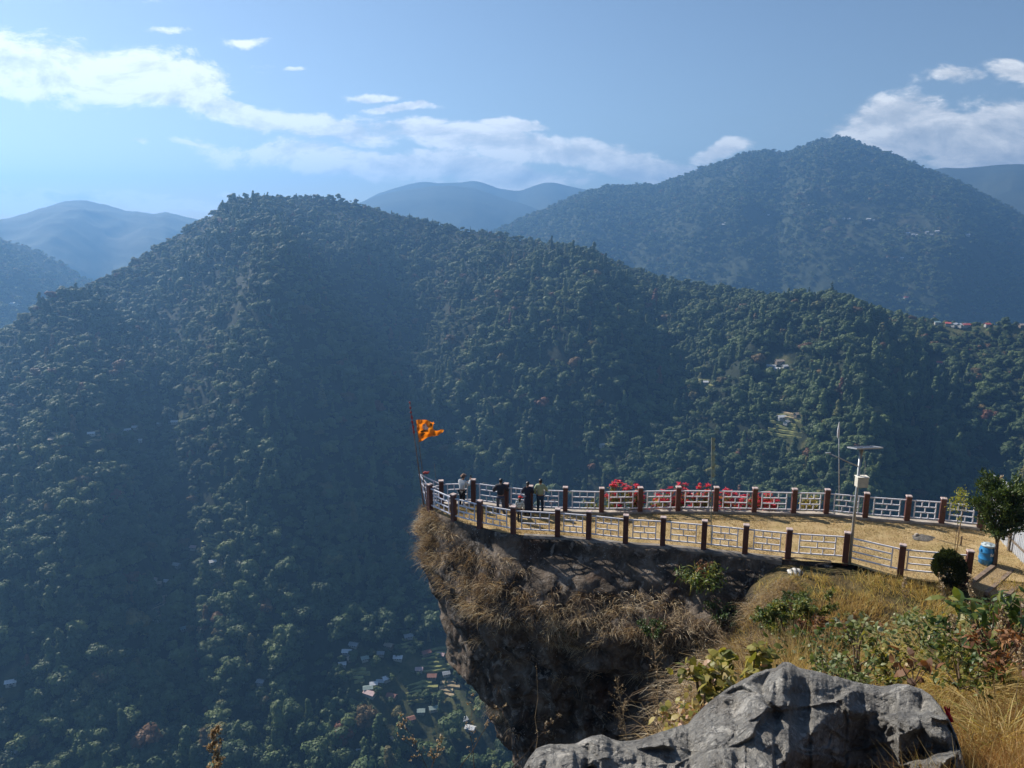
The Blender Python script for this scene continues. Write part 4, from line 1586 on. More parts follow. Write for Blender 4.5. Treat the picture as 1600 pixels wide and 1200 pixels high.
mb = MB(); mb.box((-.22, .1, .11), (.26, .12, .1), .5, .8); mb.build('stone', simple('pale_stone', (.42, .36, .3), .9), root_f, bevel=.03)
for i in range(4):
    pass

# ================================================================= people
M_SKIN = simple('skin', (.33, .19, .13), .6, var=.08, scale=10)
M_HAIR = simple('dark_hair', (.012, .010, .009), .5, var=.3, scale=30)


def skin_obj(name, joints, edges, m, parent, root=0, lvl=2):
    """One continuous surface grown round a skeleton. joints: [(x, y, z, rx, ry)]."""
    me = bpy.data.meshes.new(name)
    me.from_pydata([j[:3] for j in joints], edges, [])
    me.update()
    o = link(name, me, m, parent)
    if not me.skin_vertices:
        me.skin_vertices.new() if hasattr(me.skin_vertices, 'new') else None
    md = o.modifiers.new('skin', 'SKIN')
    md.use_smooth_shade = True
    lay = me.skin_vertices[0] if len(me.skin_vertices) else None
    if lay is None:
        bm = bmesh.new(); bm.from_mesh(me); bm.verts.layers.skin.verify(); bm.to_mesh(me); bm.free()
        lay = me.skin_vertices[0]
    for i, j in enumerate(joints):
        lay.data[i].radius = (j[3], j[4])
        lay.data[i].use_root = i == root
    sub = o.modifiers.new('smooth', 'SUBSURF')
    sub.levels = 1
    sub.render_levels = lvl
    return o


def person(loc, face, H, pose, cloth):
    """A standing figure. face: heading in radians (0 looks along +Y). pose: joint targets; cloth: garments."""
    k = H / 1.68
    lean = pose.get('lean', 0.0)
    root = thing('person', cloth['label'], 'person', loc, None, face)
    # local frame: +Y ahead, +X to the figure's right
    hip = np.array((0, 0, .90)); st_ = pose.get('stance', .095)
    chest = hip + np.array((0, math.sin(lean) * .38, .38 * math.cos(lean)))
    neck = chest + np.array((0, math.sin(lean * 1.1) * .17, .17 * math.cos(lean)))
    hd = pose.get('head', (0, .03))
    head0 = neck + np.array((hd[0] * .3, hd[1] * .6 + math.sin(lean) * .03, .085))
    head1 = head0 + np.array((hd[0] * .4, hd[1], .13))
    J = [(*hip, .135, .105), (*(hip + (chest - hip) * .5), .12, .095), (*chest, .155, .105), (*neck, .055, .055), (*head0, .068, .072), (*head1, .078, .092)]
    Eg = [(0, 1), (1, 2), (2, 3), (3, 4), (4, 5)]
    idx = {}
    for sgn, s in (('l', -1), ('r', 1)):
        kn = np.array(pose.get('knee_' + sgn, (s * (st_ + .005), .02, .48)))
        an = np.array(pose.get('foot_' + sgn, (s * (st_ + .015), -.02, .07)))
        b = len(J)
        J += [(s * st_, 0, .82, .085, .085), (*kn, .058, .058), (*an, .038, .042), (an[0] + s * .02, an[1] + .16, .035, .04, .03)]
        Eg += [(0, b), (b, b + 1), (b + 1, b + 2), (b + 2, b + 3)]
        sh = chest + np.array((s * .19, 0, .10))
        el = np.array(pose['elbow_' + sgn])
        wr_ = np.array(pose['wrist_' + sgn])
        b = len(J)
        fd = norm((wr_ - el)[None])[0]
        palm = wr_ + fd * .075
        J += [(*sh, .058, .058), (*el, .041, .041), (*wr_, .026, .026), (*palm, .036, .020)]
        Eg += [(2, b), (b, b + 1), (b + 1, b + 2), (b + 2, b + 3)]
        idx[sgn] = (b + 3, palm, fd, s)
        # five fingers
        up = np.array((0, 0, 1.0)) if abs(fd[2]) < .8 else np.array((0, 1.0, 0))
        sd = np.cross(fd, up); sd /= np.linalg.norm(sd)
        dn = np.cross(sd, fd)
        for q in range(5):
            if q == 4:
                a1 = palm - fd * .02 + sd * (-s) * .045
                a2 = a1 + fd * .035 + sd * (-s) * .02
            else:
                a1 = palm + fd * .045 + sd * (q - 1.5) * .019
                a2 = a1 + fd * (.045 - .006 * abs(q - 1.3)) + dn * (.012 * (1 if fd[2] < .5 else -.3))
            c = len(J)
            J += [(*a1, .009, .009), (*a2, .0075, .0075)]
            Eg += [(b + 3, c), (c, c + 1)]
    J = [(x * k, y * k, z * k, a * k, b * k) for x, y, z, a, b in J]
    body = skin_obj('body', J, Eg, M_SKIN, root)
    # face: nose, ears, eyes as small parts
    hc = (np.array(head0) + np.array(head1)) / 2 * k
    fm_ = MB()
    fm_.lathe([(.0, -.02), (.014, -.016), (.012, .0), (.004, .022), (0, .024)], (hc[0], hc[1] + .095 * k, hc[2]), 8)
    for s in (-1, 1):
        fm_.box((hc[0] + s * .083 * k, hc[1] - .005, hc[2] + .01), (.016, .035, .055))
    fm_.build('face_features', M_SKIN, body, smooth=True)
    ey = MB()
    for s in (-1, 1):
        ey.box((hc[0] + s * .03 * k, hc[1] + .088 * k, hc[2] + .035), (.022, .012, .01))
    ey.box((hc[0], hc[1] + .088 * k, hc[2] - .045), (.045, .012, .008))
    ey.build('eyes_and_mouth', M_HAIR, body)
    # garments grown over the same skeleton
    def grow(name, ids, eds, fat, m, lvl=2, ends=None):
        mp = {i: n_ for n_, i in enumerate(ids)}
        jj = []
        for i in ids:
            x, y, z, a, b_ = J[i]
            jj.append((x, y, z, a * fat[0] + fat[1] * k, b_ * fat[0] + fat[1] * k))
        return skin_obj(name, jj, [(mp[a], mp[b_]) for a, b_ in eds], m, root, 0, lvl)
    T = cloth['top']
    L_, R_ = 6 + 4, 6 + 4 + 4 + 10 + 4          # first arm joint of the left and right sides
    legl, legr = 6, 6 + 4 + 4 + 10
    ids = [0, 1, 2, 3, L_, L_ + 1, L_ + 2, R_, R_ + 1, R_ + 2]
    eds = [(0, 1), (1, 2), (2, 3), (2, L_), (L_, L_ + 1), (L_ + 1, L_ + 2), (2, R_), (R_, R_ + 1), (R_ + 1, R_ + 2)]
    if cloth.get('short'):
        ids = [i for i in ids if i not in (L_ + 2, R_ + 2)]
        eds = [e for e in eds if e[1] not in (L_ + 2, R_ + 2)]
    grow(cloth.get('top_name', 'shirt'), ids, eds, (1.08, cloth.get('puff', .022)), T)
    if 'dress' in cloth:
        mb = MB()
        hz_ = .96 * k
        prof = [(.0, hz_ + .10), (.15 * k, hz_ + .08), (.17 * k, hz_), (.185 * k, .7 * k), (.20 * k, .4 * k), (.215 * k, .14 * k), (.21 * k, .12 * k), (.0, .2 * k)]
        n_ = 24
        mb.lathe(prof, (0, 0, 0), n_)
        o = mb.build('dress_skirt', cloth['dress'], root, smooth=True)
        for v in o.data.vertices:
            a = math.atan2(v.co.y, v.co.x)
            f_ = 1 + .07 * math.sin(a * 6) * (1 - v.co.z / hz_)
            v.co.x *= f_
            v.co.y *= f_ * .82
    else:
        ids = [0, legl, legl + 1, legl + 2, legr, legr + 1, legr + 2]
        eds = [(0, legl), (legl, legl + 1), (legl + 1, legl + 2), (0, legr), (legr, legr + 1), (legr + 1, legr + 2)]
        grow('trousers', ids, eds, (1.06, .016), cloth['legs'])
    sh = MB()
    for b in (legl, legr):
        a, c = J[b + 2], J[b + 3]
        sh.tube([(a[0], a[1] - .05, .045), (a[0], a[1], .05), (c[0], c[1] - .02, .04), (c[0], c[1] + .05, .028)], [.03, .05, .045, .018], 10)
    sh.build('shoes', cloth.get('shoes', M_HAIR), root, smooth=True)
    # hair cap
    hr = MB()
    hr.lathe([(.088, -.03), (.098, .01), (.098, .05), (.085, .09), (.05, .118), (0, .128)], (0, 0, 0), 18)
    o = hr.build('hair', cloth.get('hair', M_HAIR), root, smooth=True, loc=(hc[0], hc[1] - .018 * k, hc[2] + .01 * k))
    o.scale = (k * .95, k * 1.12, k * 1.02)
    o.rotation_euler = (R(18), 0, 0)
    if cloth.get('bun'):
        h2 = MB(); h2.lathe([(0, -.05), (.035, -.035), (.05, 0), (.035, .035), (0, .05)], (0, 0, 0), 12)
        h2.build('bun', M_HAIR, o, smooth=True, loc=(0, -.10, .02))
    if cloth.get('long'):
        h2 = MB(); h2.tube([(0, -.06, .05), (0, -.10, -.05), (0, -.11, -.16), (0, -.10, -.27)], [.06, .075, .065, .02], 10)
        h2.build('long_hair', M_HAIR, o, smooth=True)
    if 'hat' in cloth:
        nm, m_, brim = cloth['hat']
        h3 = MB()
        if nm == 'cap':
            h3.lathe([(.11, .0), (.115, .03), (.105, .08), (.07, .12), (0, .135)], (0, 0, 0), 20)
            h3.add([(x, y, z) for y, z in ((.09, .02), (.19, 0)) for x in (-.075, -.03, .03, .075)] , [(0, 1, 5, 4), (1, 2, 6, 5), (2, 3, 7, 6)])
        else:
            h3.lathe([(.155, .0), (.15, .012), (.108, .02), (.10, .06), (.075, .085), (0, .095)], (0, 0, 0), 22)
        o3 = h3.build(nm, m_, root, smooth=True, loc=(hc[0], hc[1] - .01, hc[2] + .055 * k))
        o3.scale = (k, k * 1.05, k)
        o3.rotation_euler = (R(pose.get('hat_tilt', 8)), 0, cloth.get('hat_turn', 0))
        sd = o3.modifiers.new('thick', 'SOLIDIFY'); sd.thickness = .008
    if 'hold' in cloth:
        ph = MB(); wl = np.array(pose['wrist_r']) * k
        ph.box((wl[0], wl[1] + .05, wl[2] + .17), (.075, .012, .15))
        o = ph.build('phone', M_HAIR, bevel=.005, parent=None)
        o.matrix_world = Matrix.Translation(Vector(loc)) @ Matrix.Rotation(face, 4, 'Z')
        tag(o, 'dark phone held up by the woman in the white top', 'phone')
    return root


def feet(px, py, dy=0.0):
    q = on_z(px, py)
    return (q[0], q[1] + dy, 0.0)


M_WHITE = simple('white_cotton', (.62, .64, .64), .85, var=.08, scale=7)
M_BLACK = simple('black_cloth', (.012, .011, .014), .85, var=.3, scale=8)
M_NAVY = simple('dark_navy_jacket', (.012, .014, .024), .75, var=.3, scale=8)
M_JEAN = simple('faded_jeans', (.055, .065, .10), .85, var=.25, scale=9)
M_JEAN2 = simple('blue_jeans', (.018, .034, .06), .85, var=.25, scale=9)
M_GREEN = simple('sage_green_shirt', (.30, .36, .22), .85, var=.1, scale=8)
M_DRESS = simple('dark_blue_dress', (.010, .013, .034), .8, var=.3, scale=8)
M_REDCAP = simple('red_cap_cloth', (.62, .03, .02), .7, var=.1, scale=8)
M_TAN = simple('straw_hat', (.17, .105, .075), .85, var=.2, scale=30)
m_st, n = mat('white_top_with_dark_stripes')
sx = n.n('ShaderNodeTexWave', {'Vector': n.obj(), 'Scale': 4.2, 'Distortion': 2.6, 'Detail': 2.0}, bands_direction='Z').outputs['Fac']
n.pbr(n.ramp(sx, [(.20, (.06, .09, .07)), (.30, (.66, .70, .66))]), .85)
M_STRIPE = m_st

# woman in white leaning on the rail, phone raised
person(feet(722, 792, .05), R(-35), 1.62, dict(lean=.16, head=(.0, .05), hat_tilt=16, elbow_l=(-.24, .22, 1.10), wrist_l=(-.10, .44, 1.18), elbow_r=(.27, .27, 1.14), wrist_r=(.20, .46, 1.37)),
       dict(label='woman in white top and black trousers wearing hat, photographing the valley', top=M_WHITE, legs=M_BLACK, hat=('hat', M_TAN, 0), bun=True, hold=1, puff=.032, shoes=M_WHITE))
# man in a dark jacket leaning forward on the rail
person(feet(782, 801, -.1), R(-4), 1.70, dict(lean=.28, stance=.12, head=(.02, .04), elbow_l=(-.36, .18, 1.08), wrist_l=(-.22, .42, 1.10), elbow_r=(.36, .20, 1.10), wrist_r=(.24, .45, 1.12), foot_r=(.18, -.1, .07)),
       dict(label='man in dark jacket and faded jeans leaning on the far railing', top=M_NAVY, top_name='jacket', legs=M_JEAN, puff=.045))
# child in a red cap
person(feet(812, 815, 0), R(-20), 1.22, dict(lean=.03, head=(.03, .03), elbow_l=(-.27, .03, 1.08), wrist_l=(-.24, .14, .86), elbow_r=(.27, .02, 1.08), wrist_r=(.25, .13, .86)),
       dict(label='child in red cap and striped white top standing behind the adults', top=M_STRIPE, legs=M_BLACK, hat=('cap', M_REDCAP, 0), hat_turn=R(-70), long=True, puff=.03))
# woman in a long dark dress
person(feet(824, 804, 0), R(-8), 1.62, dict(lean=.10, head=(.0, .03), elbow_l=(-.30, .16, 1.12), wrist_l=(-.16, .36, 1.12), elbow_r=(.28, .18, 1.10), wrist_r=(.17, .38, 1.12)),
       dict(label='woman in long dark blue dress with hair in bun at the railing', top=M_DRESS, dress=M_DRESS, legs=M_DRESS, bun=True, puff=.026))
# man in a sage shirt
person(feet(844, 801, 0), R(-6), 1.68, dict(lean=.06, head=(.01, .02), elbow_l=(-.29, .0, 1.12), wrist_l=(-.25, .22, .92), elbow_r=(.31, .12, 1.13), wrist_r=(.22, .36, 1.10)),
       dict(label='man in sage green shirt and blue jeans, rightmost of the group', top=M_GREEN, legs=M_JEAN2, puff=.035, short=False, shoes=M_WHITE))
# ================================================================= cliff under the terrace
m_cliff, n = mat('cliff_rock')
p = n.pos()
pw = n.n('ShaderNodeVectorMath', {0: p, 1: n.n('ShaderNodeTexNoise', {'Vector': p, 'Scale': .9, 'Detail': 3}).outputs[1]}, operation='ADD').outputs[0]
f1 = n.noise(.75, 8, .68, n.scale(pw, (1, 1, .55)))
c = n.ramp(f1, [(.36, (.010, .0075, .006)), (.45, (.055, .042, .032)), (.54, (.125, .096, .072)), (.68, (.26, .21, .165))])
f2 = n.noise(2.6, 7, .7, n.scale(pw, (1, 1, .7)))
c = n.mix(n.ramp(f2, [(.54, (0, 0, 0)), (.62, (.8, .8, .8))]), c, (.28, .245, .21))
f3 = n.noise(.42, 5, .6, pw)
c = n.mix(n.ramp(f3, [(.55, (0, 0, 0)), (.7, (.6, .6, .6))]), c, (.16, .085, .05))
vor = n.n('ShaderNodeTexVoronoi', {'Vector': pw, 'Scale': 7.0}).outputs['Distance']
spots = n.math('MULTIPLY', n.ramp(vor, [(.10, (1, 1, 1)), (.2, (0, 0, 0))]), n.ramp(n.noise(.8, 3, .6, p), [(.5, (0, 0, 0)), (.62, (1, 1, 1))]))
c = n.mix(spots, c, (.42, .40, .38))
hgt = n.math('ADD', n.noise(3.2, 9, .68, n.scale(pw, (1, 1, .6))), n.math('MULTIPLY', n.noise(14, 5, .65, p), .35))
n.pbr(c, .85, normal=n.bump(hgt, 1.0, .22), spec=.3)
M_CLIFF = m_cliff

nr_ = near_c[near_c[:, 0] < 13.6][::-1]
tipw = np.array([tip_b[0] - .05, tip_b[1]])
cl_line = np.concatenate([nr_, [tipw], far_c])
CL = resample(cl_line, 420)
dd = np.gradient(CL, axis=0)
for _ in range(6):
    dd = (np.roll(dd, 1, 0) + dd + np.roll(dd, -1, 0)) / 3
    dd[0], dd[-1] = dd[1], dd[-2]
dd /= np.linalg.norm(dd, axis=1, keepdims=True)
CN = np.stack([-dd[:, 1], dd[:, 0]], -1)            # outward normal (line runs right-to-left along the near edge, then back)
if CN[40][1] > 0:
    CN = -CN
s_tip = int(np.argmin(CL[:, 0]))
zs = np.concatenate([np.linspace(.02, -1, 16)[:-1], np.linspace(-1, -16, 190)[:-1], np.linspace(-16, -70, 60)])
NEARO = [(.02, .10), (-.12, .34), (-.5, .48), (-1.0, 1.15), (-1.8, 2.1), (-2.6, 2.85), (-3.4, 3.0), (-4.2, 2.5), (-5.5, 2.0), (-8, 1.5), (-11, 1.5), (-16, 2.6), (-30, 6), (-70, 30)]
FAROO = [(.02, .1), (-.3, .5), (-1.2, 1.2), (-2.5, 2.2), (-6, 2.0), (-15, 1.5), (-30, 4), (-70, 26)]
TIPX = [(.02, 0.0), (-.3, -.08), (-.9, -.15), (-1.6, -.05), (-2.4, .12), (-3.2, .32), (-4.2, .52), (-5.2, .80), (-6.5, .85), (-7.6, .9), (-8.3, 1.0), (-8.9, 1.4), (-9.5, 2.7), (-10.1, 3.3), (-11.5, 3.35), (-13, 3.7), (-14, 4.8), (-20, 5.4), (-40, 5), (-70, -14)]
i_s = np.arange(420)
wt = np.exp(-((CL[:, 0] - CL[s_tip, 0]) / 3.6) ** 2)
side_far = (i_s > s_tip)
S_, Z_ = np.meshgrid(i_s, zs, indexing='ij')
off = np.where(side_far[:, None], interp(Z_, FAROO), interp(Z_, NEARO))
offn = off * (1 - .82 * wt[:, None])
shx = interp(Z_, TIPX) * (wt[:, None] + .12)
X = CL[:, None, 0] + CN[:, None, 0] * offn + shx
Y = CL[:, None, 1] + CN[:, None, 1] * offn - .06 * np.maximum(0, -Z_ - 4) * wt[:, None]
dep = sstep(-.3, -2.5, Z_)
lump = .55 * fbm(X / 2.6, Y / 2.6, Z_ / 2.2, 4, seed=201) + .34 * ridged(X / 1.3, Y / 1.3, Z_ / 1.9, 4, seed=205) + .16 * fbm(X / .45, Y / .45, Z_ / .6, 4, seed=211)
strata = .16 * vnoise(X * .25, Y * .25, Z_ / .42 + X * .12, seed=219)
blk = fbm(X / 1.7 + 3, Y / 1.7, Z_ / 1.25, 3, seed=241) * 4.5
blk = (np.floor(blk) + sstep(.35, .65, blk - np.floor(blk))) / 4.5
disp = (lump * .8 + strata + .75 * blk - .15) * (.25 + .75 * dep) * (1 - .55 * wt[:, None] * sstep(-11, -8, Z_))
X = X + CN[:, None, 0] * disp
Y = Y + CN[:, None, 1] * disp
Zc = Z_ + .25 * fbm(X / 1.1, Y / 1.1, Z_ / 1.1, 3, seed=231) * dep
CLIFF = np.stack([X, Y, Zc], -1)
# drawn slightly below the lawn: its inner lip runs in under the slab
inner = CLIFF[:, :1].copy()
inner[..., :2] = CL[:, None] - CN[:, None] * .5
inner[..., 2] = -.16
cv = np.concatenate([inner, CLIFF], 1)
cliff = link('cliff', mesh_np('cliff', cv.reshape(-1, 3), grid_faces(420, len(zs) + 1), True), M_CLIFF)
tag(cliff, kind='structure')

# ================================================================= the near hillside
def x_edge(y):
    return interp(y, [(-20, -6), (0, -2.2), (3, .2), (5, 1.6), (8, 2.85), (12, 4.5), (16, 6.1), (20, 7.7), (24, 9.6), (27, 10.8), (30, 11.6), (34, 12)])


def y_near(x):
    o = np.argsort(near_ext[:, 0])
    return np.interp(x, near_ext[o, 0], near_ext[o, 1])


def hill_z(x, y):
    x = np.asarray(x, float); y = np.asarray(y, float)
    z = interp(y, [(-60, 45), (-8, 17.4), (0, 12.35), (2.2, 11.35), (3.2, 10.75), (5, 9.95), (8, 8.7), (12, 6.35), (16, 3.85), (20, 1.5), (22.5, 0.2), (24.5, -.5), (26.5, -.42), (28.2, -.2), (30, -.2), (40, -.6)])
    z = z + np.clip(x - 6, 0, 30) * .045 * sstep(26, 18, y) + .45 * sstep(3, 8, x) * sstep(12, 4, y) * sstep(-1, 2, y)
    de = y - y_near(x)
    z = np.where(de > -.1, np.minimum(z, -.28), z)
    z = z + .16 * fbm(x / 1.5, y / 1.5, oct=4, seed=301) * sstep(.3, 1.6, -de) + .05 * fbm(x / .4, y / .4, oct=3, seed=305) * sstep(.3, 1.6, -de)
    d = np.maximum(0, x_edge(y) - x + .8 * fbm(x / 3, y / 3, z / 3, 3, seed=309))
    return np.maximum(z - np.where(d < 1, .9 * d * d, 1.9 * d - 1.0), -60)


gx = np.concatenate([np.linspace(-45, -8, 30)[:-1], np.linspace(-8, 16, 260)[:-1], np.linspace(16, 60, 60)])
gy = np.concatenate([np.linspace(-60, -3, 30)[:-1], np.linspace(-3, 33.5, 330)])
GX, GY = np.meshgrid(gx, gy, indexing='ij')
GZ = hill_z(GX, GY)
m_soil, n = mat('hillside_soil')
p = n.pos()
c = n.ramp(n.noise(1.4, 8, .66, p), [(.25, (.035, .027, .014)), (.5, (.095, .07, .032)), (.75, (.19, .14, .06))])
c = n.mix(n.ramp(n.noise(.5, 5, .6, p), [(.48, (0, 0, 0)), (.66, (.8, .8, .8))]), c, (.065, .07, .022))
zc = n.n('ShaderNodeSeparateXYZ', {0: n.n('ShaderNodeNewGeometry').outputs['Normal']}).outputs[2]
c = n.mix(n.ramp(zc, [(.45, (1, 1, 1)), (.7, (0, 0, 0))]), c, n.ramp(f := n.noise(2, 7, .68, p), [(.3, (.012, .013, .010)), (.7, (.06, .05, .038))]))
n.pbr(c, .95, normal=n.bump(n.noise(5, 7, .68, p), .9, .12), spec=.15)
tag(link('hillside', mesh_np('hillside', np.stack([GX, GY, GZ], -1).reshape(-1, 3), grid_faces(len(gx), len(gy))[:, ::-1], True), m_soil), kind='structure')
# ledge of earth beyond the far railing that carries the red-leaved plants
lx = np.linspace(2.5, 30, 150)
oF = np.argsort(far_ext[:, 0])
ly0 = np.interp(lx, far_c[np.argsort(far_c[:, 0]), 0], far_c[np.argsort(far_c[:, 0]), 1])
tl = np.linspace(0, 1, 24)
EX = lx[:, None] + 0 * tl
EY = ly0[:, None] + .12 + 2.4 * tl + .25 * fbm(EX / 1.2, tl * 3 + 0 * EX, oct=3, seed=3)
EZ = -.35 - 1.1 * tl ** 1.2 + .22 * fbm(EX / .9, EY / .9, oct=4, seed=9)
tag(link('earth_ledge', mesh_np('earth_ledge', np.stack([EX, EY, EZ], -1).reshape(-1, 3), grid_faces(150, 24)[:, ::-1], True), m_soil), kind='structure')
# ground right of and behind the terrace end
rx = np.linspace(0, 1, 50)
qx, qy = np.meshgrid(np.linspace(20.5, 44, 60), np.linspace(26, 34.2, 40), indexing='ij')
qz = -.10 - .06 * np.maximum(0, qy - 34) ** 1.3 + .06 * fbm(qx / 1.5, qy / 1.5, oct=4, seed=71) - .05 * np.maximum(0, 30 - qy)
tag(link('yard_ground', mesh_np('yard_ground', np.stack([qx, qy, qz], -1).reshape(-1, 3), grid_faces(60, 40)[:, ::-1], True), M_LAWN), kind='structure')

# ================================================================= boulder
SIL = [(770, 1240), (800, 1222), (815, 1205), (825, 1185), (838, 1168), (860, 1161), (882, 1164), (905, 1160), (925, 1149), (940, 1147), (955, 1154), (975, 1159), (1000, 1155), (1022, 1147), (1045, 1140), (1062, 1134), (1075, 1131), (1085, 1118), (1100, 1104), (1118, 1089), (1135, 1077),
       (1152, 1066), (1172, 1056), (1195, 1047), (1212, 1043), (1222, 1034), (1236, 1036), (1258, 1046), (1290, 1052), (1320, 1061), (1350, 1069), (1378, 1073), (1400, 1068), (1420, 1070), (1440, 1076), (1455, 1086), (1470, 1104), (1484, 1126), (1495, 1150), (1503, 1176), (1510, 1205), (1518, 1240)]
YS = [(770, 3.5), (850, 3.75), (1000, 4.15), (1100, 4.5), (1230, 5.0), (1350, 5.05), (1440, 4.85), (1510, 4.2)]
bpx = np.linspace(772, 1517, 560)
nt = 230
trow = np.linspace(0, 1, nt) ** 1.15
sil = interp(bpx, SIL)
sil = sil + 2.2 * fbm(bpx / 16, bpx * 0, oct=4, seed=401)
PX = bpx[:, None] + 0 * trow
PY = sil[:, None] + (1330 - sil[:, None]) * trow
ridge_line = [(1150, 1330), (1195, 1250), (1210, 1215), (1225, 1180), (1250, 1156), (1274, 1138), (1300, 1116), (1323, 1103), (1350, 1106), (1385, 1116), (1440, 1132), (1480, 1162), (1500, 1200), (1520, 1330)]
rl_y = interp(PX, ridge_line)
warp_ = 14 * fbm(PX / 60, PY / 60, oct=3, seed=405)
dark = sstep(-6, 10, PY - rl_y + warp_) * sstep(1175, 1200, PX + (PY - 1200) * .5)
slope = .74 * (1 - dark) + .10 * dark
# smaller steps and hollows: alternate flats and risers
st_n = fbm((PX + PY * .8) / 46, (PY - PX * .35) / 30, oct=3, seed=411)
riser = sstep(.08, .32, st_n) * (1 - dark * .6)
slope = slope * (1 - .4 * riser)
left = sstep(1100, 1030, PX)
riser2 = sstep(.02, .3, fbm(PX / 34, PY / 26, oct=3, seed=413)) * left
slope = slope * (1 - .2 * riser2)
slope = slope + 1.5 * np.exp(-(PY - sil[:, None]) / 4.5)
dpy = np.diff(PY, axis=1, prepend=PY[:, :1])
Yd = interp(PX, YS) - np.cumsum(slope * dpy / 100, axis=1)
# folds and grooves in depth
inner_ = sstep(0, 16, PY - sil[:, None])
wx = PX + 16 * fbm(PX / 55, PY / 55, oct=3, seed=441)
wy = PY + 16 * fbm(PX / 55 + 9, PY / 55, oct=3, seed=443)


def facets(n_, stretch, seed, tilt, groove):
    """Angular broken faces: each cell of a random mosaic is its own tilted plane."""
    gq = np.random.default_rng(seed)
    sx, sy = gq.uniform(760, 1530, n_), gq.uniform(1020, 1340, n_)
    gxx, gyy = gq.normal(size=n_) * tilt, gq.normal(size=n_) * tilt
    f1 = np.full(PX.shape, 1e9); f2 = np.full(PX.shape, 1e9); id_ = np.zeros(PX.shape, int)
    for k_ in range(n_):
        u_, v_ = wx - sx[k_], wy - sy[k_]
        d_ = np.hypot((u_ + .45 * v_) * stretch, v_ - .2 * u_)
        nearer = d_ < f1
        f2 = np.where(nearer, f1, np.minimum(f2, d_))
        id_ = np.where(nearer, k_, id_)
        f1 = np.where(nearer, d_, f1)
    off_ = gxx[id_] * (wx - sx[id_]) + gyy[id_] * (wy - sy[id_])
    e_ = sstep(0, groove, f2 - f1)
    return off_ * e_ + .02 * (1 - e_)


Yd = Yd - (facets(46, .7, 5, .0022, 9) + .28 * facets(200, .55, 6, .0022, 5)
           + .030 * ridged((wx + .7 * wy) / 95, (wy - .55 * wx) / 24, oct=5, seed=421) + .014 * fbm(PX / 12, PY / 9, oct=4, seed=425)) * (.25 + .75 * inner_) * (.55 + .45 * dark)
a_ = (PX - 800) / F
b_ = (600 - PY) / F
dx, dy, dz = a_, CP + b_ * SP, -SP + b_ * CP
BP = np.stack([dx / dy * Yd, Yd, CAM[2] + dz / dy * Yd], -1)
back = []
for k_ in range(1, 26):
    t = k_ / 25
    q = BP[:, 0].copy()
    dyb = 1.1 * math.sin(t * PI / 2) * (1 + .15 * fbm(q[:, 0] * 2, t * 3 + 0 * q[:, 0], oct=3, seed=5))
    q[:, 1] += dyb
    q[:, 0] += dyb * (q[:, 0] / q[:, 1]) * .6
    q[:, 2] += -.95 * dyb - 1.6 * t ** 2.4 + .05 * fbm(q[:, 0] * 3, t * 5 + 0 * q[:, 0], oct=3, seed=6) * min(1, t * 4)
    back.append(q)
BV = np.concatenate([np.stack(back[::-1], 1), BP], 1)
m_b, n = mat('grey_boulder_rock')
p = n.pos()
pw = n.n('ShaderNodeVectorMath', {0: p, 1: n.math('MULTIPLY', n.noise(2.5, 4, .6, p), .5)}, operation='ADD').outputs[0]
f1 = n.noise(3.2, 9, .7, n.scale(pw, (1, 1.2, 1.8)))
c = n.ramp(f1, [(.25, (.09, .086, .081)), (.42, (.215, .205, .19)), (.58, (.33, .315, .288)), (.8, (.46, .44, .40))])
lich = n.noise(5.5, 8, .72, pw, .4)
c = n.mix(n.ramp(lich, [(.55, (0, 0, 0)), (.62, (.85, .85, .85))]), c, (.58, .55, .50))
big = n.noise(1.3, 5, .6, p)
c = n.mix(n.ramp(big, [(.5, (0, 0, 0)), (.68, (.55, .55, .55))]), c, (.035, .036, .040))
veins = n.n('ShaderNodeTexWave', {'Vector': n.scale(pw, (1, 1, 1.6)), 'Scale': 2.6, 'Distortion': 9.0, 'Detail': 6.0, 'Detail Roughness': .7}).outputs['Fac']
spk = n.n('ShaderNodeTexVoronoi', {'Vector': n.n('ShaderNodeVectorMath', {0: p, 1: n.math('MULTIPLY', n.noise(14, 3, .6, p), .12)}, operation='ADD').outputs[0], 'Scale': 16.0}).outputs['Distance']
spm = n.math('MULTIPLY', n.ramp(spk, [(.22, (1, 1, 1)), (.30, (0, 0, 0))]), n.ramp(n.noise(3.0, 4, .6, p), [(.48, (0, 0, 0)), (.6, (1, 1, 1))]))
c = n.mix(n.math('MULTIPLY', spm, .8), c, (.55, .53, .48))
stain = n.noise(2.1, 6, .7, n.scale(pw, (1.2, 1.2, .5)))
c = n.mix(n.ramp(stain, [(.56, (0, 0, 0)), (.70, (.6, .6, .6))]), c, (.10, .075, .05))
h = n.math('ADD', n.math('ADD', n.noise(9, 9, .7, pw), n.math('MULTIPLY', veins, .22)), n.math('MULTIPLY', n.noise(45, 5, .7, p), .22))
n.pbr(c, .72, normal=n.bump(h, 1.0, .13), spec=.35)
boulder = link('boulder', mesh_np('boulder', BV.reshape(-1, 3), grid_faces(560, nt + 25), True), m_b)
tag(boulder, 'large rugged grey boulder with pale lichen in front of the brush', 'boulder')
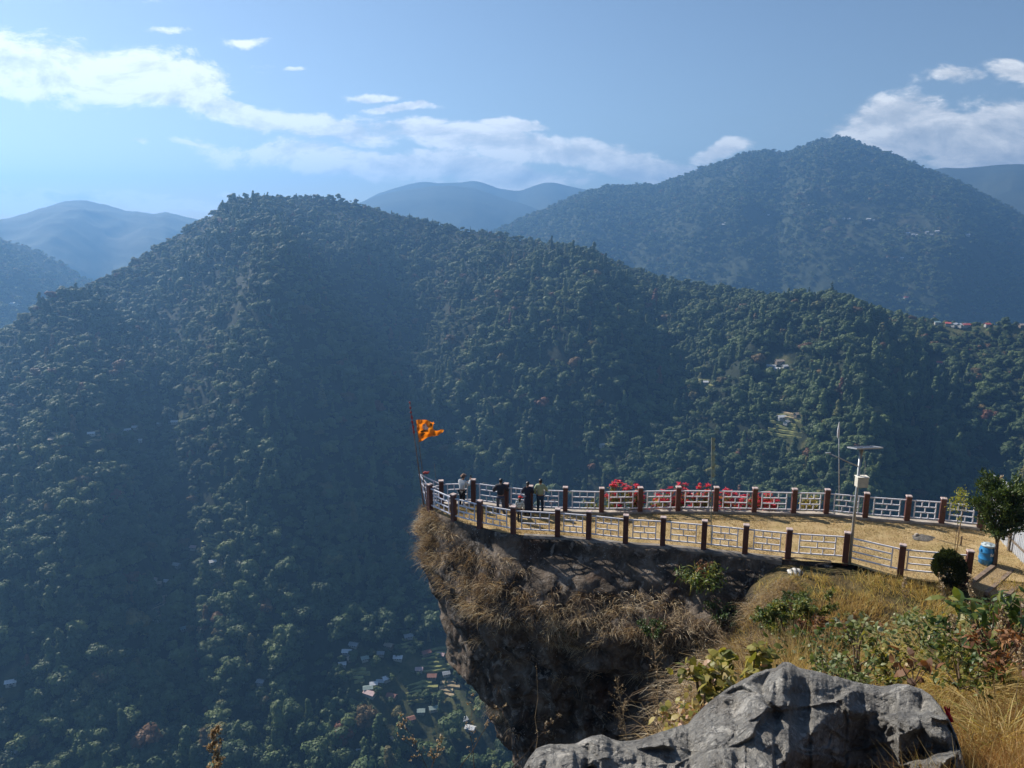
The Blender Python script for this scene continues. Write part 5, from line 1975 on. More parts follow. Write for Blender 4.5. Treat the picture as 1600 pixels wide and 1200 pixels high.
# ================================================================= vegetation near the camera
M_DRY = foliage_mat('dead_grass', [(0, (.09, .056, .034)), (.3, (.235, .160, .092)), (.6, (.42, .325, .205)), (.85, (.60, .50, .34)), (1, (.70, .61, .45))], .3, .6, .25, tint=(1.15, 1.0, .7))
M_GOLD = foliage_mat('golden_grass', [(0, (.17, .105, .042)), (.25, (.38, .265, .11)), (.5, (.56, .44, .21)), (.7, (.48, .43, .16)), (.85, (.22, .25, .06)), (1, (.11, .15, .03))], .5, .6, .25, tint=(1.2, 1.05, .6))
M_GREEN_L = foliage_mat('green_leaves', [(0, (.018, .040, .010)), (.4, (.045, .085, .018)), (.75, (.10, .135, .03)), (1, (.24, .22, .05))], .35, .45, .4)
M_YELLOW_L = foliage_mat('yellowing_leaves', [(0, (.05, .075, .016)), (.35, (.15, .16, .035)), (.65, (.36, .29, .06)), (.85, (.42, .33, .19)), (1, (.45, .26, .18))], .4, .5, .4)
M_PALE_L = foliage_mat('pale_leaves', [(0, (.05, .08, .02)), (.4, (.12, .155, .045)), (.75, (.24, .26, .11)), (1, (.38, .37, .24))], .35, .55, .4)
M_BROWN_L = foliage_mat('brown_leaves', [(0, (.07, .03, .013)), (.5, (.19, .085, .034)), (1, (.36, .19, .085))], .3, .6, .3, tint=(1.2, .95, .6))
M_TWIG = simple('brown_twig', (.10, .065, .038), .85, var=.3, scale=12)
M_STEM = simple('straw_stem', (.30, .20, .095), .8, var=.25, scale=12)
M_BARK = simple('tree_bark', (.085, .055, .038), .9, var=.35, scale=14, bump=.5)

# ---- tussocks hanging on the upper cliff
i_near = np.where(~side_far)[0]
nz_ = len(zs)
B_, D0, D1, LN, WD, RD = [], [], [], [], [], []
g = np.random.default_rng(77)
def cliff_tuft(si, zi, nb, ln, spread, tone, upw=.25):
    c0 = CLIFF[si, zi]
    nv = np.array((*CN[si], 0.0))
    tangent = np.array((-CN[si][1], CN[si][0], 0))
    lean_ = g.normal() * .35
    base = c0 + g.normal(size=(nb, 3)) * np.array((.13, .13, .07)) * spread - nv * .05
    d0 = nv * g.uniform(.4, 1.0, (nb, 1)) + np.array((0, 0, 1)) * g.uniform(upw - .2, upw + .6, (nb, 1)) + g.normal(size=(nb, 3)) * .35 + tangent * lean_
    d1 = nv * g.uniform(.1, .6, (nb, 1)) + np.array((0, 0, -1)) * g.uniform(.5, 1.2, (nb, 1)) + g.normal(size=(nb, 3)) * .25 + tangent * lean_
    B_.append(base); D0.append(d0); D1.append(d1)
    LN.append(g.uniform(.6, 1.15, nb) * ln)
    WD.append(g.uniform(.012, .026, nb))
    RD.append(np.clip(tone + g.normal(size=nb) * .24, 0, 1))


def z_index(z):
    return int(np.argmin(np.abs(zs - z)))


for it_ in range(740):
    si = int(g.choice(i_near))
    x = CL[si, 0]
    hi = -.15 if x < -2.2 else -.9 if x < 1 else -1.6
    z = g.uniform(-4.2, hi) if g.random() < .86 else g.uniform(-6.5, -4)
    if it_ > 620:
        z = g.uniform(-3.3, -1.7)
    if z < -3.4 and g.random() < .72:
        continue
    if x < -2.6 and z < -2.2 and g.random() < .7:
        continue
    dens_ = vnoise(np.array([x / 1.6]), np.array([z / .9]), seed=55)[0]
    if x > 9.5 and g.random() < .6:
        continue
    if dens_ < -.25 and g.random() < .75:
        continue
    bright = .46 + .38 * vnoise(np.array([x / 1.1]), np.array([z / .6]), seed=57)[0] + .1 * (z < -2.2)
    cliff_tuft(si, z_index(z), int(g.integers(18, 46)), g.uniform(.3, .85), 1.25, bright)
for si in range(s_tip - 14, s_tip + 16):          # brush on the tip under the prow
    for _ in range(5):
        cliff_tuft(int(si), z_index(g.uniform(-1.5, .0)), 34, g.uniform(.18, .40), .9, .34 + .2 * g.random(), .5)
for _ in range(9):                                # pale tuft lower on the left edge
    cliff_tuft(int(s_tip - 8 + g.integers(-4, 6)), z_index(-10.1 + g.normal() * .2), 90, 1.25, 1.0, .8, .0)
for _ in range(50):                               # sparse dead brush on the rock face
    si = int(g.choice(i_near))
    cliff_tuft(si, z_index(g.uniform(-11, -4.5)), 22, g.uniform(.3, .7), 1.6, .15)
b = np.concatenate(B_); bv, bf, mm = blades(b, np.concatenate(D0), np.concatenate(D1), np.concatenate(LN), np.concatenate(WD), 4)
tag(link('dry_grass', mesh_np('dry_grass', bv, bf, False, {'rnd': np.repeat(np.concatenate(RD), mm)}), M_DRY), 'dead tan grass hanging from the upper cliff', 'grass', kind='stuff')

# ---- grass on the hillside
def on_hill(px, py):
    """Where a photo pixel's sight line meets the hillside."""
    d = ray(px, py)
    t = np.linspace(1.5, 40, 1600)
    q = CAM + d[None] * t[:, None]
    hit = q[:, 2] <= hill_z(q[:, 0], q[:, 1])
    k = int(np.argmax(hit)) if hit.any() else len(t) - 1
    return q[k]


def hillside_grass():
    n_ = 190000
    yy_ = 2.2 + 26.6 * g.uniform(0, 1, n_) ** 1.15
    xx_ = x_edge(yy_) - .6 - 1.6 * sstep(10, 20, yy_) + g.uniform(0, 1, n_) * (yy_ * .82 + 3.2 - x_edge(yy_))
    z = hill_z(xx_, yy_)
    cl = fbm(xx_ / .9, yy_ / .9, oct=3, seed=501)
    big_ = fbm(xx_ / 3.2, yy_ / 3.2, oct=3, seed=505)
    keep = (g.uniform(0, 1, n_) < np.clip(.5 + 1.1 * cl, .04, 1)) & (yy_ < y_near(xx_) - .15)
    # not on the boulder
    keep &= ~((yy_ < 5.3) & (xx_ < yy_ * .60 + .0))
    xx_, yy_, z, cl, big_ = xx_[keep], yy_[keep], z[keep], cl[keep], big_[keep]
    m_ = len(xx_)
    b = np.stack([xx_, yy_, z - .02], -1)
    far_ = sstep(4, 24, yy_)
    lean_ = np.stack([.5 * fbm(xx_ / 1.2, yy_ / 1.2, oct=2, seed=511), .5 * fbm(xx_ / 1.2, yy_ / 1.2, oct=2, seed=513) - .1, 0 * xx_], -1)
    up = norm(np.array([0, 0, 1.0]) + g.normal(size=(m_, 3)) * .38 + lean_)
    tipd = norm(up + g.normal(size=(m_, 3)) * .55 + lean_ * 1.3 - np.array([0, 0, .75]))
    ln = g.uniform(.25, .75, m_) * (1 + .5 * cl) * np.where(yy_ > 23.0, .75, 1.0) * np.where(yy_ < 7, .72, 1.0)
    wd = (.0045 + .013 * far_) * g.uniform(.7, 1.4, m_)
    tone = np.clip(.40 + .42 * big_ + g.normal(size=m_) * .17, 0, 1)
    bv, bf, mm = blades(b, up, tipd, ln, wd, 3)
    tag(link('golden_grass', mesh_np('golden_grass', bv, bf, False, {'rnd': np.repeat(tone, mm)}), M_GOLD), 'golden and green grass over the hillside behind the boulder', 'grass', kind='stuff')


hillside_grass()


def near_corner_grass():
    """Dense warm dry grass beside the boulder, close to the camera."""
    n_ = 30000
    px = g.uniform(1425, 1680, n_); py = g.uniform(1060, 1300, n_)
    yy_ = g.uniform(2.6, 6.4, n_)
    xx_ = yy_ * g.uniform(.585, .86, n_)
    z = hill_z(xx_, yy_)
    b = np.stack([xx_, yy_, z - .02], -1)
    cl = fbm(xx_ / .35, yy_ / .35, oct=3, seed=521)
    k = g.uniform(0, 1, n_) < np.clip(.55 + 1.2 * cl, .05, 1)
    b, cl = b[k], cl[k]
    m_ = len(b)
    up = norm(np.array([-.12, 0, 1.0]) + g.normal(size=(m_, 3)) * .4)
    tipd = norm(up + g.normal(size=(m_, 3)) * .7 + np.array([-.3, 0, -.6]))
    bv, bf, mm = blades(b, up, tipd, g.uniform(.18, .5, m_), g.uniform(.002, .0045, m_), 4)
    m2 = foliage_mat('rusty_grass', [(0, (.13, .055, .018)), (.4, (.30, .145, .045)), (.75, (.46, .28, .10)), (1, (.60, .45, .22))], .35, .6, .25, tint=(1.15, 1.0, .65))
    tag(link('rusty_grass', mesh_np('rusty_grass', bv, bf, False, {'rnd': np.repeat(np.clip(.45 + .35 * cl[:, ] + g.normal(size=m_) * .2, 0, 1), mm)}), m2), 'warm rust coloured dry grass beside the boulder', 'grass', kind='stuff')


near_corner_grass()


def gully_grass():
    """Tufts that hang over the gully's edge and hide the bare earth."""
    B2, U2_, T2, L2, R2 = [], [], [], [], []
    for _ in range(420):
        y = g.uniform(8, 28.2)
        x = float(x_edge(y)) + .5 - 3.2 * g.uniform(0, 1) ** 1.3
        if y > y_near(x) - .3:
            continue
        z = float(hill_z(x, y))
        m_ = 46
        tone = .30 + .35 * float(vnoise(np.array([x / 1.3]), np.array([y / 1.3]), seed=61)[0]) + .1 * g.random()
        B2.append(np.array((x, y, z - .05)) + g.normal(size=(m_, 3)) * np.array((.16, .16, .05)))
        u_ = np.array((-.5, -.25, .9)) + g.normal(size=(m_, 3)) * .4
        U2_.append(u_); T2.append(np.array((-.7, -.3, -.9)) + g.normal(size=(m_, 3)) * .35)
        L2.append(g.uniform(.45, 1.0, m_)); R2.append(np.clip(tone + g.normal(size=m_) * .17, 0, 1))
    bv, bf, mm = blades(np.concatenate(B2), np.concatenate(U2_), np.concatenate(T2), np.concatenate(L2), .016, 4)
    tag(link('dry_grass', mesh_np('dry_grass', bv, bf, False, {'rnd': np.repeat(np.concatenate(R2), mm)}), M_DRY), 'dead grass hanging over the gully edge below the bank', 'grass', kind='stuff')


gully_grass()


# ---- shrubs
def shrub(name, label, cat, base, h, r, leaf, nl, m, group=None, tone=.5, stems=9, up=.35, droop=.3, wr=.5, shape=1.0, stemm=None):
    """Woody stems fanning out of the base with leaves along their outer two thirds."""
    base = np.asarray(base, float)
    root = thing(name, label, cat, base, group)
    A_, B__, R0, R1 = [], [], [], []
    LB, LD, LNm = [], [], []
    per = max(1, nl // (stems * 4))
    for i in range(stems):
        a = 2 * PI * i / stems + g.uniform(-.5, .5)
        out = g.uniform(.15, 1.0) ** .7 * r
        tip = np.array((math.cos(a) * out, math.sin(a) * out, h * g.uniform(.6, 1.0) * (1 - .35 * shape * (out / r) ** 2)))
        mid = tip * .5 + np.array((0, 0, h * .12)) + g.normal(size=3) * r * .06
        for p0, p1, r0, r1 in ((np.zeros(3), mid, .011 * h + .004, .007 * h + .002), (mid, tip, .007 * h + .002, .002)):
            A_.append(p0); B__.append(p1); R0.append(r0); R1.append(r1)
        for j in range(4):
            t = g.uniform(.15, .95)
            c0 = mid * (1 - t) + tip * t if g.random() < .75 else mid * t
            tw = c0 + norm((g.normal(size=3) * np.array((1, 1, .5)) + np.array((math.cos(a) * .5, math.sin(a) * .5, up)))[None])[0] * g.uniform(.15, .42) * r
            A_.append(c0); B__.append(tw); R0.append(.003 * h + .001); R1.append(.001)
            k = per
            tt_ = g.uniform(.1, 1.08, (k, 1))
            LB.append(c0 * (1 - tt_) + tw * tt_ + g.normal(size=(k, 3)) * leaf * .35)
            LD.append(norm((tw - c0)[None]) * .5 + g.normal(size=(k, 3)) * .8 + np.array((0, 0, .1 - droop)))
    b = np.concatenate(LB); d = np.concatenate(LD)
    k = len(b)
    nor = norm(g.normal(size=(k, 3)) * .6 + np.array((-.15, .1, 1.0)))
    ls = leaf * g.uniform(.55, 1.25, k)
    lv, lf = leaf_mesh(b, d, nor, ls, ls * wr, fold=.06, bend=.18)
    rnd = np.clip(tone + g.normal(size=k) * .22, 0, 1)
    link('foliage', mesh_np('foliage', lv, lf, False, {'rnd': np.repeat(rnd, 6)}), m, root)
    sv, sf = sticks((np.array(A_), np.array(B__)), np.array(R0), np.array(R1), 5)
    link('stem', mesh_np('stem', sv, sf, False), stemm or M_TWIG, root)
    return root


def at_hill(px, py, dz=0.0):
    q = on_hill(px, py)
    return q + np.array((0, 0, dz))


def hill_at_xy(px, y):
    d = ray(px, 1000)
    x = d[0] / d[1] * y
    return np.array((x, y, float(hill_z(x, y)) - .03))


# shrubs on the slope between boulder and terrace: (px, Y, h, r, leaf, n, material, tone, label)
SH = [(1236, 15.0, 2.25, .85, .085, 5600, M_GREEN_L, .78, 'tall small-leaved green bush standing at the gully edge'),
      (1262, 19.5, .9, .6, .075, 1300, M_GREEN_L, .78, 'low yellow-green bush under the near railing by the pale stone'),
      (1310, 11.0, .95, .7, .07, 1700, M_BROWN_L, .25, 'dark brown twiggy bush below the grassy bank'),
      (1372, 13.0, .9, .8, .07, 1500, M_BROWN_L, .4, 'dry brown bush right of the green gully bush'),
      (1290, 8.6, .75, .5, .085, 800, M_GREEN_L, .4, 'dark green bush just behind the boulder top'),
      (1455, 10.0, .9, .7, .09, 1300, M_GREEN_L, .75, 'sprawling yellow-green bush among tall dry grass'),
      (1505, 7.4, .75, .5, .11, 700, M_GREEN_L, .5, 'mid green bush behind the right shoulder of the boulder'),
      (1590, 10.5, 1.2, .8, .12, 1300, M_GREEN_L, .45, 'dense green bush by the steps at the right edge'),
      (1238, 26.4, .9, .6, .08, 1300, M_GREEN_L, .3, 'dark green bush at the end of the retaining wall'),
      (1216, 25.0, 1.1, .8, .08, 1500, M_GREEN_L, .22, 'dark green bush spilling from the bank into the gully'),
      (1262, 24.0, .7, .6, .07, 1000, M_GREEN_L, .6, 'yellowish low bush on the rounded edge of the bank'),
      (1330, 25.8, .45, .5, .06, 700, M_GREEN_L, .75, 'small green bush at the foot of the lamp'),
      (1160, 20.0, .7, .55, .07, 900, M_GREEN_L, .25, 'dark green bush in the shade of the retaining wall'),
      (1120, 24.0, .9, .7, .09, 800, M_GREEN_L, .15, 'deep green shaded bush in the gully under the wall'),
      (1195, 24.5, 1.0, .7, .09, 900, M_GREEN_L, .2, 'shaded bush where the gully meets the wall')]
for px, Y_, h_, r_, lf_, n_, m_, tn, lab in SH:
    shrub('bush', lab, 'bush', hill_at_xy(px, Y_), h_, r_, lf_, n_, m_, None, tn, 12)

gb_ = random.Random(17)
for i in range(26):
    px, Y_ = gb_.uniform(1225, 1600), gb_.uniform(7.5, 21)
    m_ = gb_.choice((M_GREEN_L, M_GREEN_L, M_YELLOW_L, M_PALE_L))
    hh = gb_.uniform(.4, .85)
    shrub('bush', 'small yellow-green bush in the tangle on the slope between boulder and railing', 'bush', hill_at_xy(px, Y_), hh, hh * .9, gb_.uniform(.05, .08), 700, m_, 'small bushes tangled over the slope', gb_.uniform(.5, .9) if m_ is M_GREEN_L else .4, 10, wr=gb_.uniform(.35, .6))

# bright fern-leaved plant on the ledge right below the railing
bq = CLIFF[int(np.argmin(np.abs(CL[:, 0] - 8.3) + 99 * side_far)), z_index(-1.0)]
shrub('fern', 'bright green long-leaved plant on the ledge below the retaining wall', 'fern', bq + np.array((0, -.25, -.2)), 1.1, 1.1, .34, 620, M_GREEN_L, None, .75, 12, .2, .5, .22)
shrub('grass_plume', 'reddish plume grass standing against the retaining wall', 'grass', bq + np.array((.1, -.15, -.1)), 1.25, .5, .10, 320, M_BROWN_L, None, .55, 7, .5, .3, .4)

for bx_, bz_, bh_, lab in ((6.2, -2.6, .7, 'dark green scrub on the cliff ledge left of the bright fern'), (9.2, -2.2, 1.0, 'dark green scrub on the cliff right of the bright fern'), (10.2, -3.2, 1.1, 'shaded scrub where the cliff runs into the gully'), (3.0, -3.3, .6, 'olive scrub low on the middle of the cliff face')):
    bq = CLIFF[int(np.argmin(np.abs(CL[:, 0] - bx_) + 99 * side_far)), z_index(bz_)]
    shrub('bush', lab, 'bush', bq, bh_, bh_ * .9, .11, 900, M_GREEN_L, None, .3, 11, .3, .3, .45)

# leafy plants close behind and beside the boulder
def leafy(px, py, Y_, h_, r_, leaf_, n_, m_, tn, lab, wr=.72, stems=7):
    top = on_y(px, py, Y_)
    shrub('leafy_plant', lab, 'plant', (top[0], top[1], top[2] - h_), h_, r_, leaf_, n_, m_, None, tn, stems, .4, .15, wr)


leafy(1108, 1010, 5.35, .72, .26, .088, 250, M_YELLOW_L, .55, 'yellowing broad-leaved plant left of the boulder peak', .75, 6)
leafy(1168, 990, 5.7, .72, .27, .098, 250, M_YELLOW_L, .5, 'broad-leaved plant with golden leaves against the boulder peak', .78, 6)
leafy(1070, 1078, 4.95, .5, .18, .07, 150, M_YELLOW_L, .8, 'small pinkish leaved sprig where the boulder dips', .7, 5)
leafy(1350, 965, 6.6, .75, .42, .075, 300, M_PALE_L, .6, 'pale shiny-leaved plant rising behind the boulder', .62, 9)
leafy(1300, 1010, 6.0, .45, .3, .06, 260, M_PALE_L, .45, 'low plant with green and rusty leaves behind the boulder peak', .6, 8)
leafy(1400, 1000, 6.2, .5, .34, .055, 480, M_YELLOW_L, .35, 'yellow-green bushy plant behind the boulder shoulder', .6, 9)
leafy(1330, 1035, 5.5, .3, .25, .045, 240, M_PALE_L, .5, 'tangle of small pale leaves touching the boulder top', .6, 8)
leafy(1460, 950, 8.5, .8, .5, .07, 360, M_PALE_L, .4, 'loose pale-leaved plant below the round hedge bush', .5, 9)
leafy(1562, 925, 6.6, .7, .42, .17, 110, M_GREEN_L, .55, 'large-leaved green plant at the right edge below the steps', .42, 9)
leafy(1612, 930, 6.2, .7, .4, .17, 90, M_GREEN_L, .65, 'long-leaved green plant cut off by the right edge', .38, 8)
leafy(1575, 975, 5.9, .4, .34, .075, 260, M_BROWN_L, .55, 'withered red-brown fern below the large green leaves', .4, 9)
leafy(1432, 1026, 5.3, .26, .2, .11, 16, M_BROWN_L, .45, 'curled brown dead leaves on the boulder shoulder', .62, 5)
leafy(1510, 1005, 6.0, .45, .45, .06, 420, M_YELLOW_L, .25, 'mixed green plant at the edge of the rusty grass', .5, 9)
# long arching yellow grass clumps
for i, (px, Y_, ln_, lab) in enumerate([(1450, 7.4, 1.0, 'arching straw-yellow grass clump behind the boulder shoulder'), (1525, 7.0, 1.1, 'tall straw-yellow grass clump near the right edge'), (1490, 9.0, 1.2, 'pale arching grass clump below the round hedge bush'),
                                        (1560, 8.2, 1.1, 'straw grass clump standing behind the withered fern'), (1400, 9.5, .9, 'straw grass clump above the yellow-green bushy plant'), (1590, 5.2, .8, 'dry grass clump low at the right edge'), (1345, 12.0, .8, 'brownish grass clump beneath the grassy bank'), (1425, 14.0, .8, 'sunlit grass clump on top of the bank'), (1170, 19.0, .9, 'pale hanging grass clump in the gully'), (1120, 21.5, .9, 'dry grass clump left of the gully bush')]):
    q = hill_at_xy(px, Y_)
    m_ = 420
    a = g.uniform(0, 2 * PI, m_)
    up = norm(np.stack([np.cos(a) * .55, np.sin(a) * .55, np.ones(m_)], -1) + g.normal(size=(m_, 3)) * .15)
    td = norm(np.stack([np.cos(a), np.sin(a), -.9 + 0 * a], -1) + g.normal(size=(m_, 3)) * .3)
    b = g.normal(size=(m_, 3)) * np.array((.10, .10, .01))
    bv, bf, mm = blades(b, up, td, g.uniform(.5, 1.05, m_) * ln_, .007 + .0006 * Y_, 5)
    o = link('grass_clump', mesh_np('grass_clump', bv, bf, False, {'rnd': np.repeat(np.clip(.52 + g.normal(size=m_) * .16, 0, .84), mm)}), M_GOLD if i < 8 else M_DRY, None, q)
    tag(o, lab, 'grass clump')


# ---- dry weeds: branching stalks
def weed(label, base, tip, spread, nb, m, r0=.004, sub=5, leaf=.012, seedy=3, bushy=1.0, start=.35, name='dry_weed'):
    base, tip = np.array(base, float), np.array(tip, float)
    root = thing(name, label, 'dry plant', base)
    ax = tip - base
    L = np.linalg.norm(ax)
    A_, B__, R0, R1, HB = [], [], [], [], []
    P = [np.zeros(3)]
    for k in range(1, 7):
        P.append(ax * k / 6 + g.normal(size=3) * L * .012 * (k < 6))
    for k in range(6):
        A_.append(P[k]); B__.append(P[k + 1]); R0.append(r0 * (1 - k / 7)); R1.append(r0 * (1 - (k + 1) / 7))
    for i in range(nb):
        t = start + (1 - start) * (i + g.random()) / nb
        c0 = P[min(5, int(t * 6))] * (1 - (t * 6) % 1) + P[min(6, int(t * 6) + 1)] * ((t * 6) % 1) if t < 1 else ax
        a = g.uniform(0, 2 * PI)
        ln = spread * (1.15 - t * .75) * g.uniform(.6, 1.1)
        side = np.array((math.cos(a), math.sin(a) * .7, 0))
        e = c0 + side * ln * .8 + ax / L * ln * .75 * bushy
        A_.append(c0); B__.append(e); R0.append(r0 * .4); R1.append(r0 * .18)
        for j in range(sub):
            u_ = g.uniform(.25, 1)
            c1 = c0 * (1 - u_) + e * u_
            e1 = c1 + norm((side * .6 + g.normal(size=3) * .6 + ax / L * .8)[None])[0] * ln * g.uniform(.18, .42)
            A_.append(c1); B__.append(e1); R0.append(r0 * .22); R1.append(r0 * .12)
            for _ in range(seedy):
                HB.append(e1 + g.normal(size=3) * ln * .03)
    sv, sf = sticks((np.array(A_), np.array(B__)), np.array(R0), np.array(R1), 4)
    link('stalk', mesh_np('stalk', sv, sf, False), m, root)
    if HB:
        hb_ = np.array(HB); k = len(hb_)
        lv, lf = leaf_mesh(hb_, rand_dirs(k), rand_dirs(k), leaf * g.uniform(.5, 1.3, k), leaf * .6)
        link('seed_heads', mesh_np('seed_heads', lv, lf, False, {'rnd': np.repeat(np.clip(.5 + g.normal(size=k) * .2, 0, 1), 6)}), M_DRY, root)
    return root


def W2(px, py, Y_):
    return on_y(px, py, Y_)


weed('feathery straw-coloured weed standing tall left of the boulder peak', W2(1030, 1190, 4.6), W2(1024, 1010, 4.75), .16, 26, M_STEM, .004, 8, .010, 1, 1.0, .3)
weed('shorter feathery weed leaning beside the tall one', W2(990, 1200, 4.5), W2(962, 1062, 4.6), .12, 20, M_STEM, .003, 7, .009, 1, 1.0, .3)
weed('thin upright bare stalk in front of the cliff shadow', W2(838, 1205, 4.3), W2(838, 1036, 4.4), .012, 6, M_STEM, .0028, 1, .008, 1, 1.0, .82)
weed('slim dry stalk slanting up across the cliff foot', W2(770, 1230, 3.6), W2(876, 1118, 3.8), .07, 7, M_TWIG, .0045, 3, .012, 3, 1.0, .68)
weed('long dry twig slanting beside the boulder corner', W2(690, 1240, 3.4), W2(786, 1100, 3.6), .06, 6, M_TWIG, .0038, 3, .012, 3, 1.0, .66)
weed('brown seed-headed weed over the valley village', W2(690, 1240, 3.5), W2(628, 1120, 3.7), .12, 10, M_TWIG, .003, 4, .013, 4, 1.0, .4)
weed('brown branching weed with seed heads left of the cliff foot', W2(655, 1250, 3.4), W2(692, 1150, 3.5), .08, 9, M_TWIG, .003, 4, .012, 4, 1.0, .5)
weed('frail brown twig low at the cliff foot', W2(745, 1240, 3.4), W2(735, 1090, 3.6), .06, 8, M_TWIG, .0028, 3, .010, 3, 1.0, .4)
weed('spindly twig with russet tips above the gully', W2(1060, 1090, 6.4), W2(1095, 1005, 6.6), .16, 9, M_TWIG, .003, 4, .016, 3, .8, .3)
for i_, (px, y0_, y1_, Y_, lab) in enumerate([(1528, 1040, 900, 7.2, 'tall pale grass stalk standing against the steps'), (1470, 1010, 900, 8.4, 'pale stalk with drooping head beside the round hedge bush'), (1555, 1090, 950, 6.0, 'straw stalk rising through the withered fern'), (1500, 1075, 965, 6.4, 'bent straw stalk above the rusty grass'), (1415, 990, 905, 9.0, 'thin golden stalk in front of the last near panel'), (1585, 1120, 1010, 5.2, 'stout straw stalk low at the right edge')]):
    weed(lab, W2(px, y0_, Y_), W2(px + 14 * (i_ % 3 - 1), y1_, Y_ + .1), .09, 16, M_STEM, .0045, 4, .022, 4, 1.2, .62)
# golden spire poking up at the bottom
sp_b, sp_t = W2(331, 1240, 3.6), W2(337, 1140, 3.7)
root = weed('yellow pointed spire of a plant at the bottom edge, far left', sp_b, sp_t, .075, 26, M_STEM, .004, 4, .02, 5, .9, .1, 'spire_plant')

# ---- round clipped bush at the near railing
q = on_z(1482, 918, -.2)
q[2] = float(hill_z(q[0], q[1])) - .05
hb_ = thing('hedge_bush', 'dark green round clipped bush leaning by the last near post', 'bush', q)
n_ = 16000
d = rand_dirs(n_)
sc3 = np.array((.60, .55, .76))
lump_ = 1 + .30 * fbm(d[:, 0] * 2.8, d[:, 1] * 2.8, d[:, 2] * 2.8, 4, seed=9) + .10 * (RNG.uniform(0, 1, n_) > .985)
c = d * sc3 * (np.maximum(RNG.uniform(.0, 1.0, n_) ** .22, .45) * 1.02 * lump_)[:, None] + np.array((-.05, 0, .86))
c[:, 0] -= (c[:, 2] - .8) * .16
cone = sstep(.05, .75, c[:, 2])
c[:, :2] *= (.40 + .60 * cone)[:, None]
c[:, 2] = np.maximum(c[:, 2], .06)
ls = RNG.uniform(.05, .09, n_)
lv, lf = leaf_mesh(c, norm(d + rand_dirs(n_) * .5 + np.array((0, 0, .6))), norm(d + rand_dirs(n_) * .5), ls, ls * .42)
link('foliage', mesh_np('foliage', lv, lf, False, {'rnd': np.repeat(np.clip(RNG.normal(.36, .2, n_), 0, 1), 6)}), foliage_mat('thuja_leaves', [(0, (.010, .020, .004)), (.5, (.035, .048, .008)), (1, (.11, .12, .02))], .25, .55, .3), hb_)
tv, tf = sticks((np.array([[0, 0, -.2]]), np.array([[-.05, 0, .7]])), .05, .03, 7)
link('stem', mesh_np('stem', tv, tf, False), M_BARK, hb_)

# ---- the tree at the right end
q = on_z(1553, 886)
tr = thing('tree', 'dark green feathery cypress-like tree beside the blue barrel', 'tree', (q[0], q[1], 0))
tk = MB()
tk.tube([(0, 0, -.2), (.03, 0, .4), (.0, 0, 1.0), (-.02, 0, 1.25)], [.105, .085, .075, .07], 10)
tk.tube([(-.02, 0, 1.15), (-.16, -.02, 1.7), (-.24, 0, 2.3), (-.25, 0, 3.3)], [.06, .05, .04, .012], 8)
tk.tube([(-.02, 0, 1.15), (.14, .04, 1.75), (.22, .06, 2.4), (.35, .05, 3.9)], [.065, .055, .045, .012], 8)
LBs = []
rr_ = np.random.default_rng(12)
C_, D_ = [], []
for i in range(105):
    z = rr_.uniform(1.55, 3.9)
    wmax = 1.42 * math.sin(min(1, max(.0, (4.35 - z) / 2.75)) ** .75 * PI * .62 + .22) * (1 if z > 1.9 else .75)
    a = rr_.uniform(0, 2 * PI)
    s0 = np.array((.05 + rr_.uniform(-.2, .25), rr_.uniform(-.1, .1), z - .25))
    w_ = wmax * rr_.uniform(.45, 1.08)
    e = np.array((.12 + math.cos(a) * w_, math.sin(a) * w_, z + w_ * rr_.uniform(.15, .6)))
    tk.tube([s0, (s0 + e) / 2 + np.array((0, 0, -.05)), e], [.018, .012, .004], 4, False)
    k = 85
    t = rr_.uniform(.3, 1.05, (k, 1))
    cc = s0 * (1 - t) + e * t + rr_.normal(size=(k, 3)) * np.array((.13, .13, .11)) * (1.25 - .5 * t)
    C_.append(cc)
    D_.append(norm((e - s0)[None]) * .7 + rr_.normal(size=(k, 3)) * .5 + np.array((0, 0, .35)))
c = np.concatenate(C_); d = np.concatenate(D_)
k = len(c)
ls = rr_.uniform(.11, .24, k)
lv, lf = leaf_mesh(c, d, rand_dirs(k) + np.array((0, 0, .3)), ls, ls * .33, bend=.15)
M_CYP = foliage_mat('cypress_leaves', [(0, (.018, .036, .011)), (.4, (.048, .080, .020)), (.75, (.10, .135, .032)), (1, (.19, .21, .06))], .3, .5, .35)
link('crown', mesh_np('crown', lv, lf, False, {'rnd': np.repeat(np.clip(rr_.normal(.42, .2, k), 0, 1), 6)}), M_CYP, tr)
tk.build('trunk', M_BARK, tr, smooth=True)
tr.scale = (.86, .86, .9)
# dried flower spike beyond the tree
q = on_y(1548, 800, 34.6); t_ = on_y(1543, 738, 34.6)
q[2] = -.2
shrub('dead_sapling', 'dead sapling with tan withered leaves poking above the tree', 'plant', q, float(t_[2]) + .2, .22, .12, 170, M_DRY, None, .55, 5, .5, .1, .5, .2)

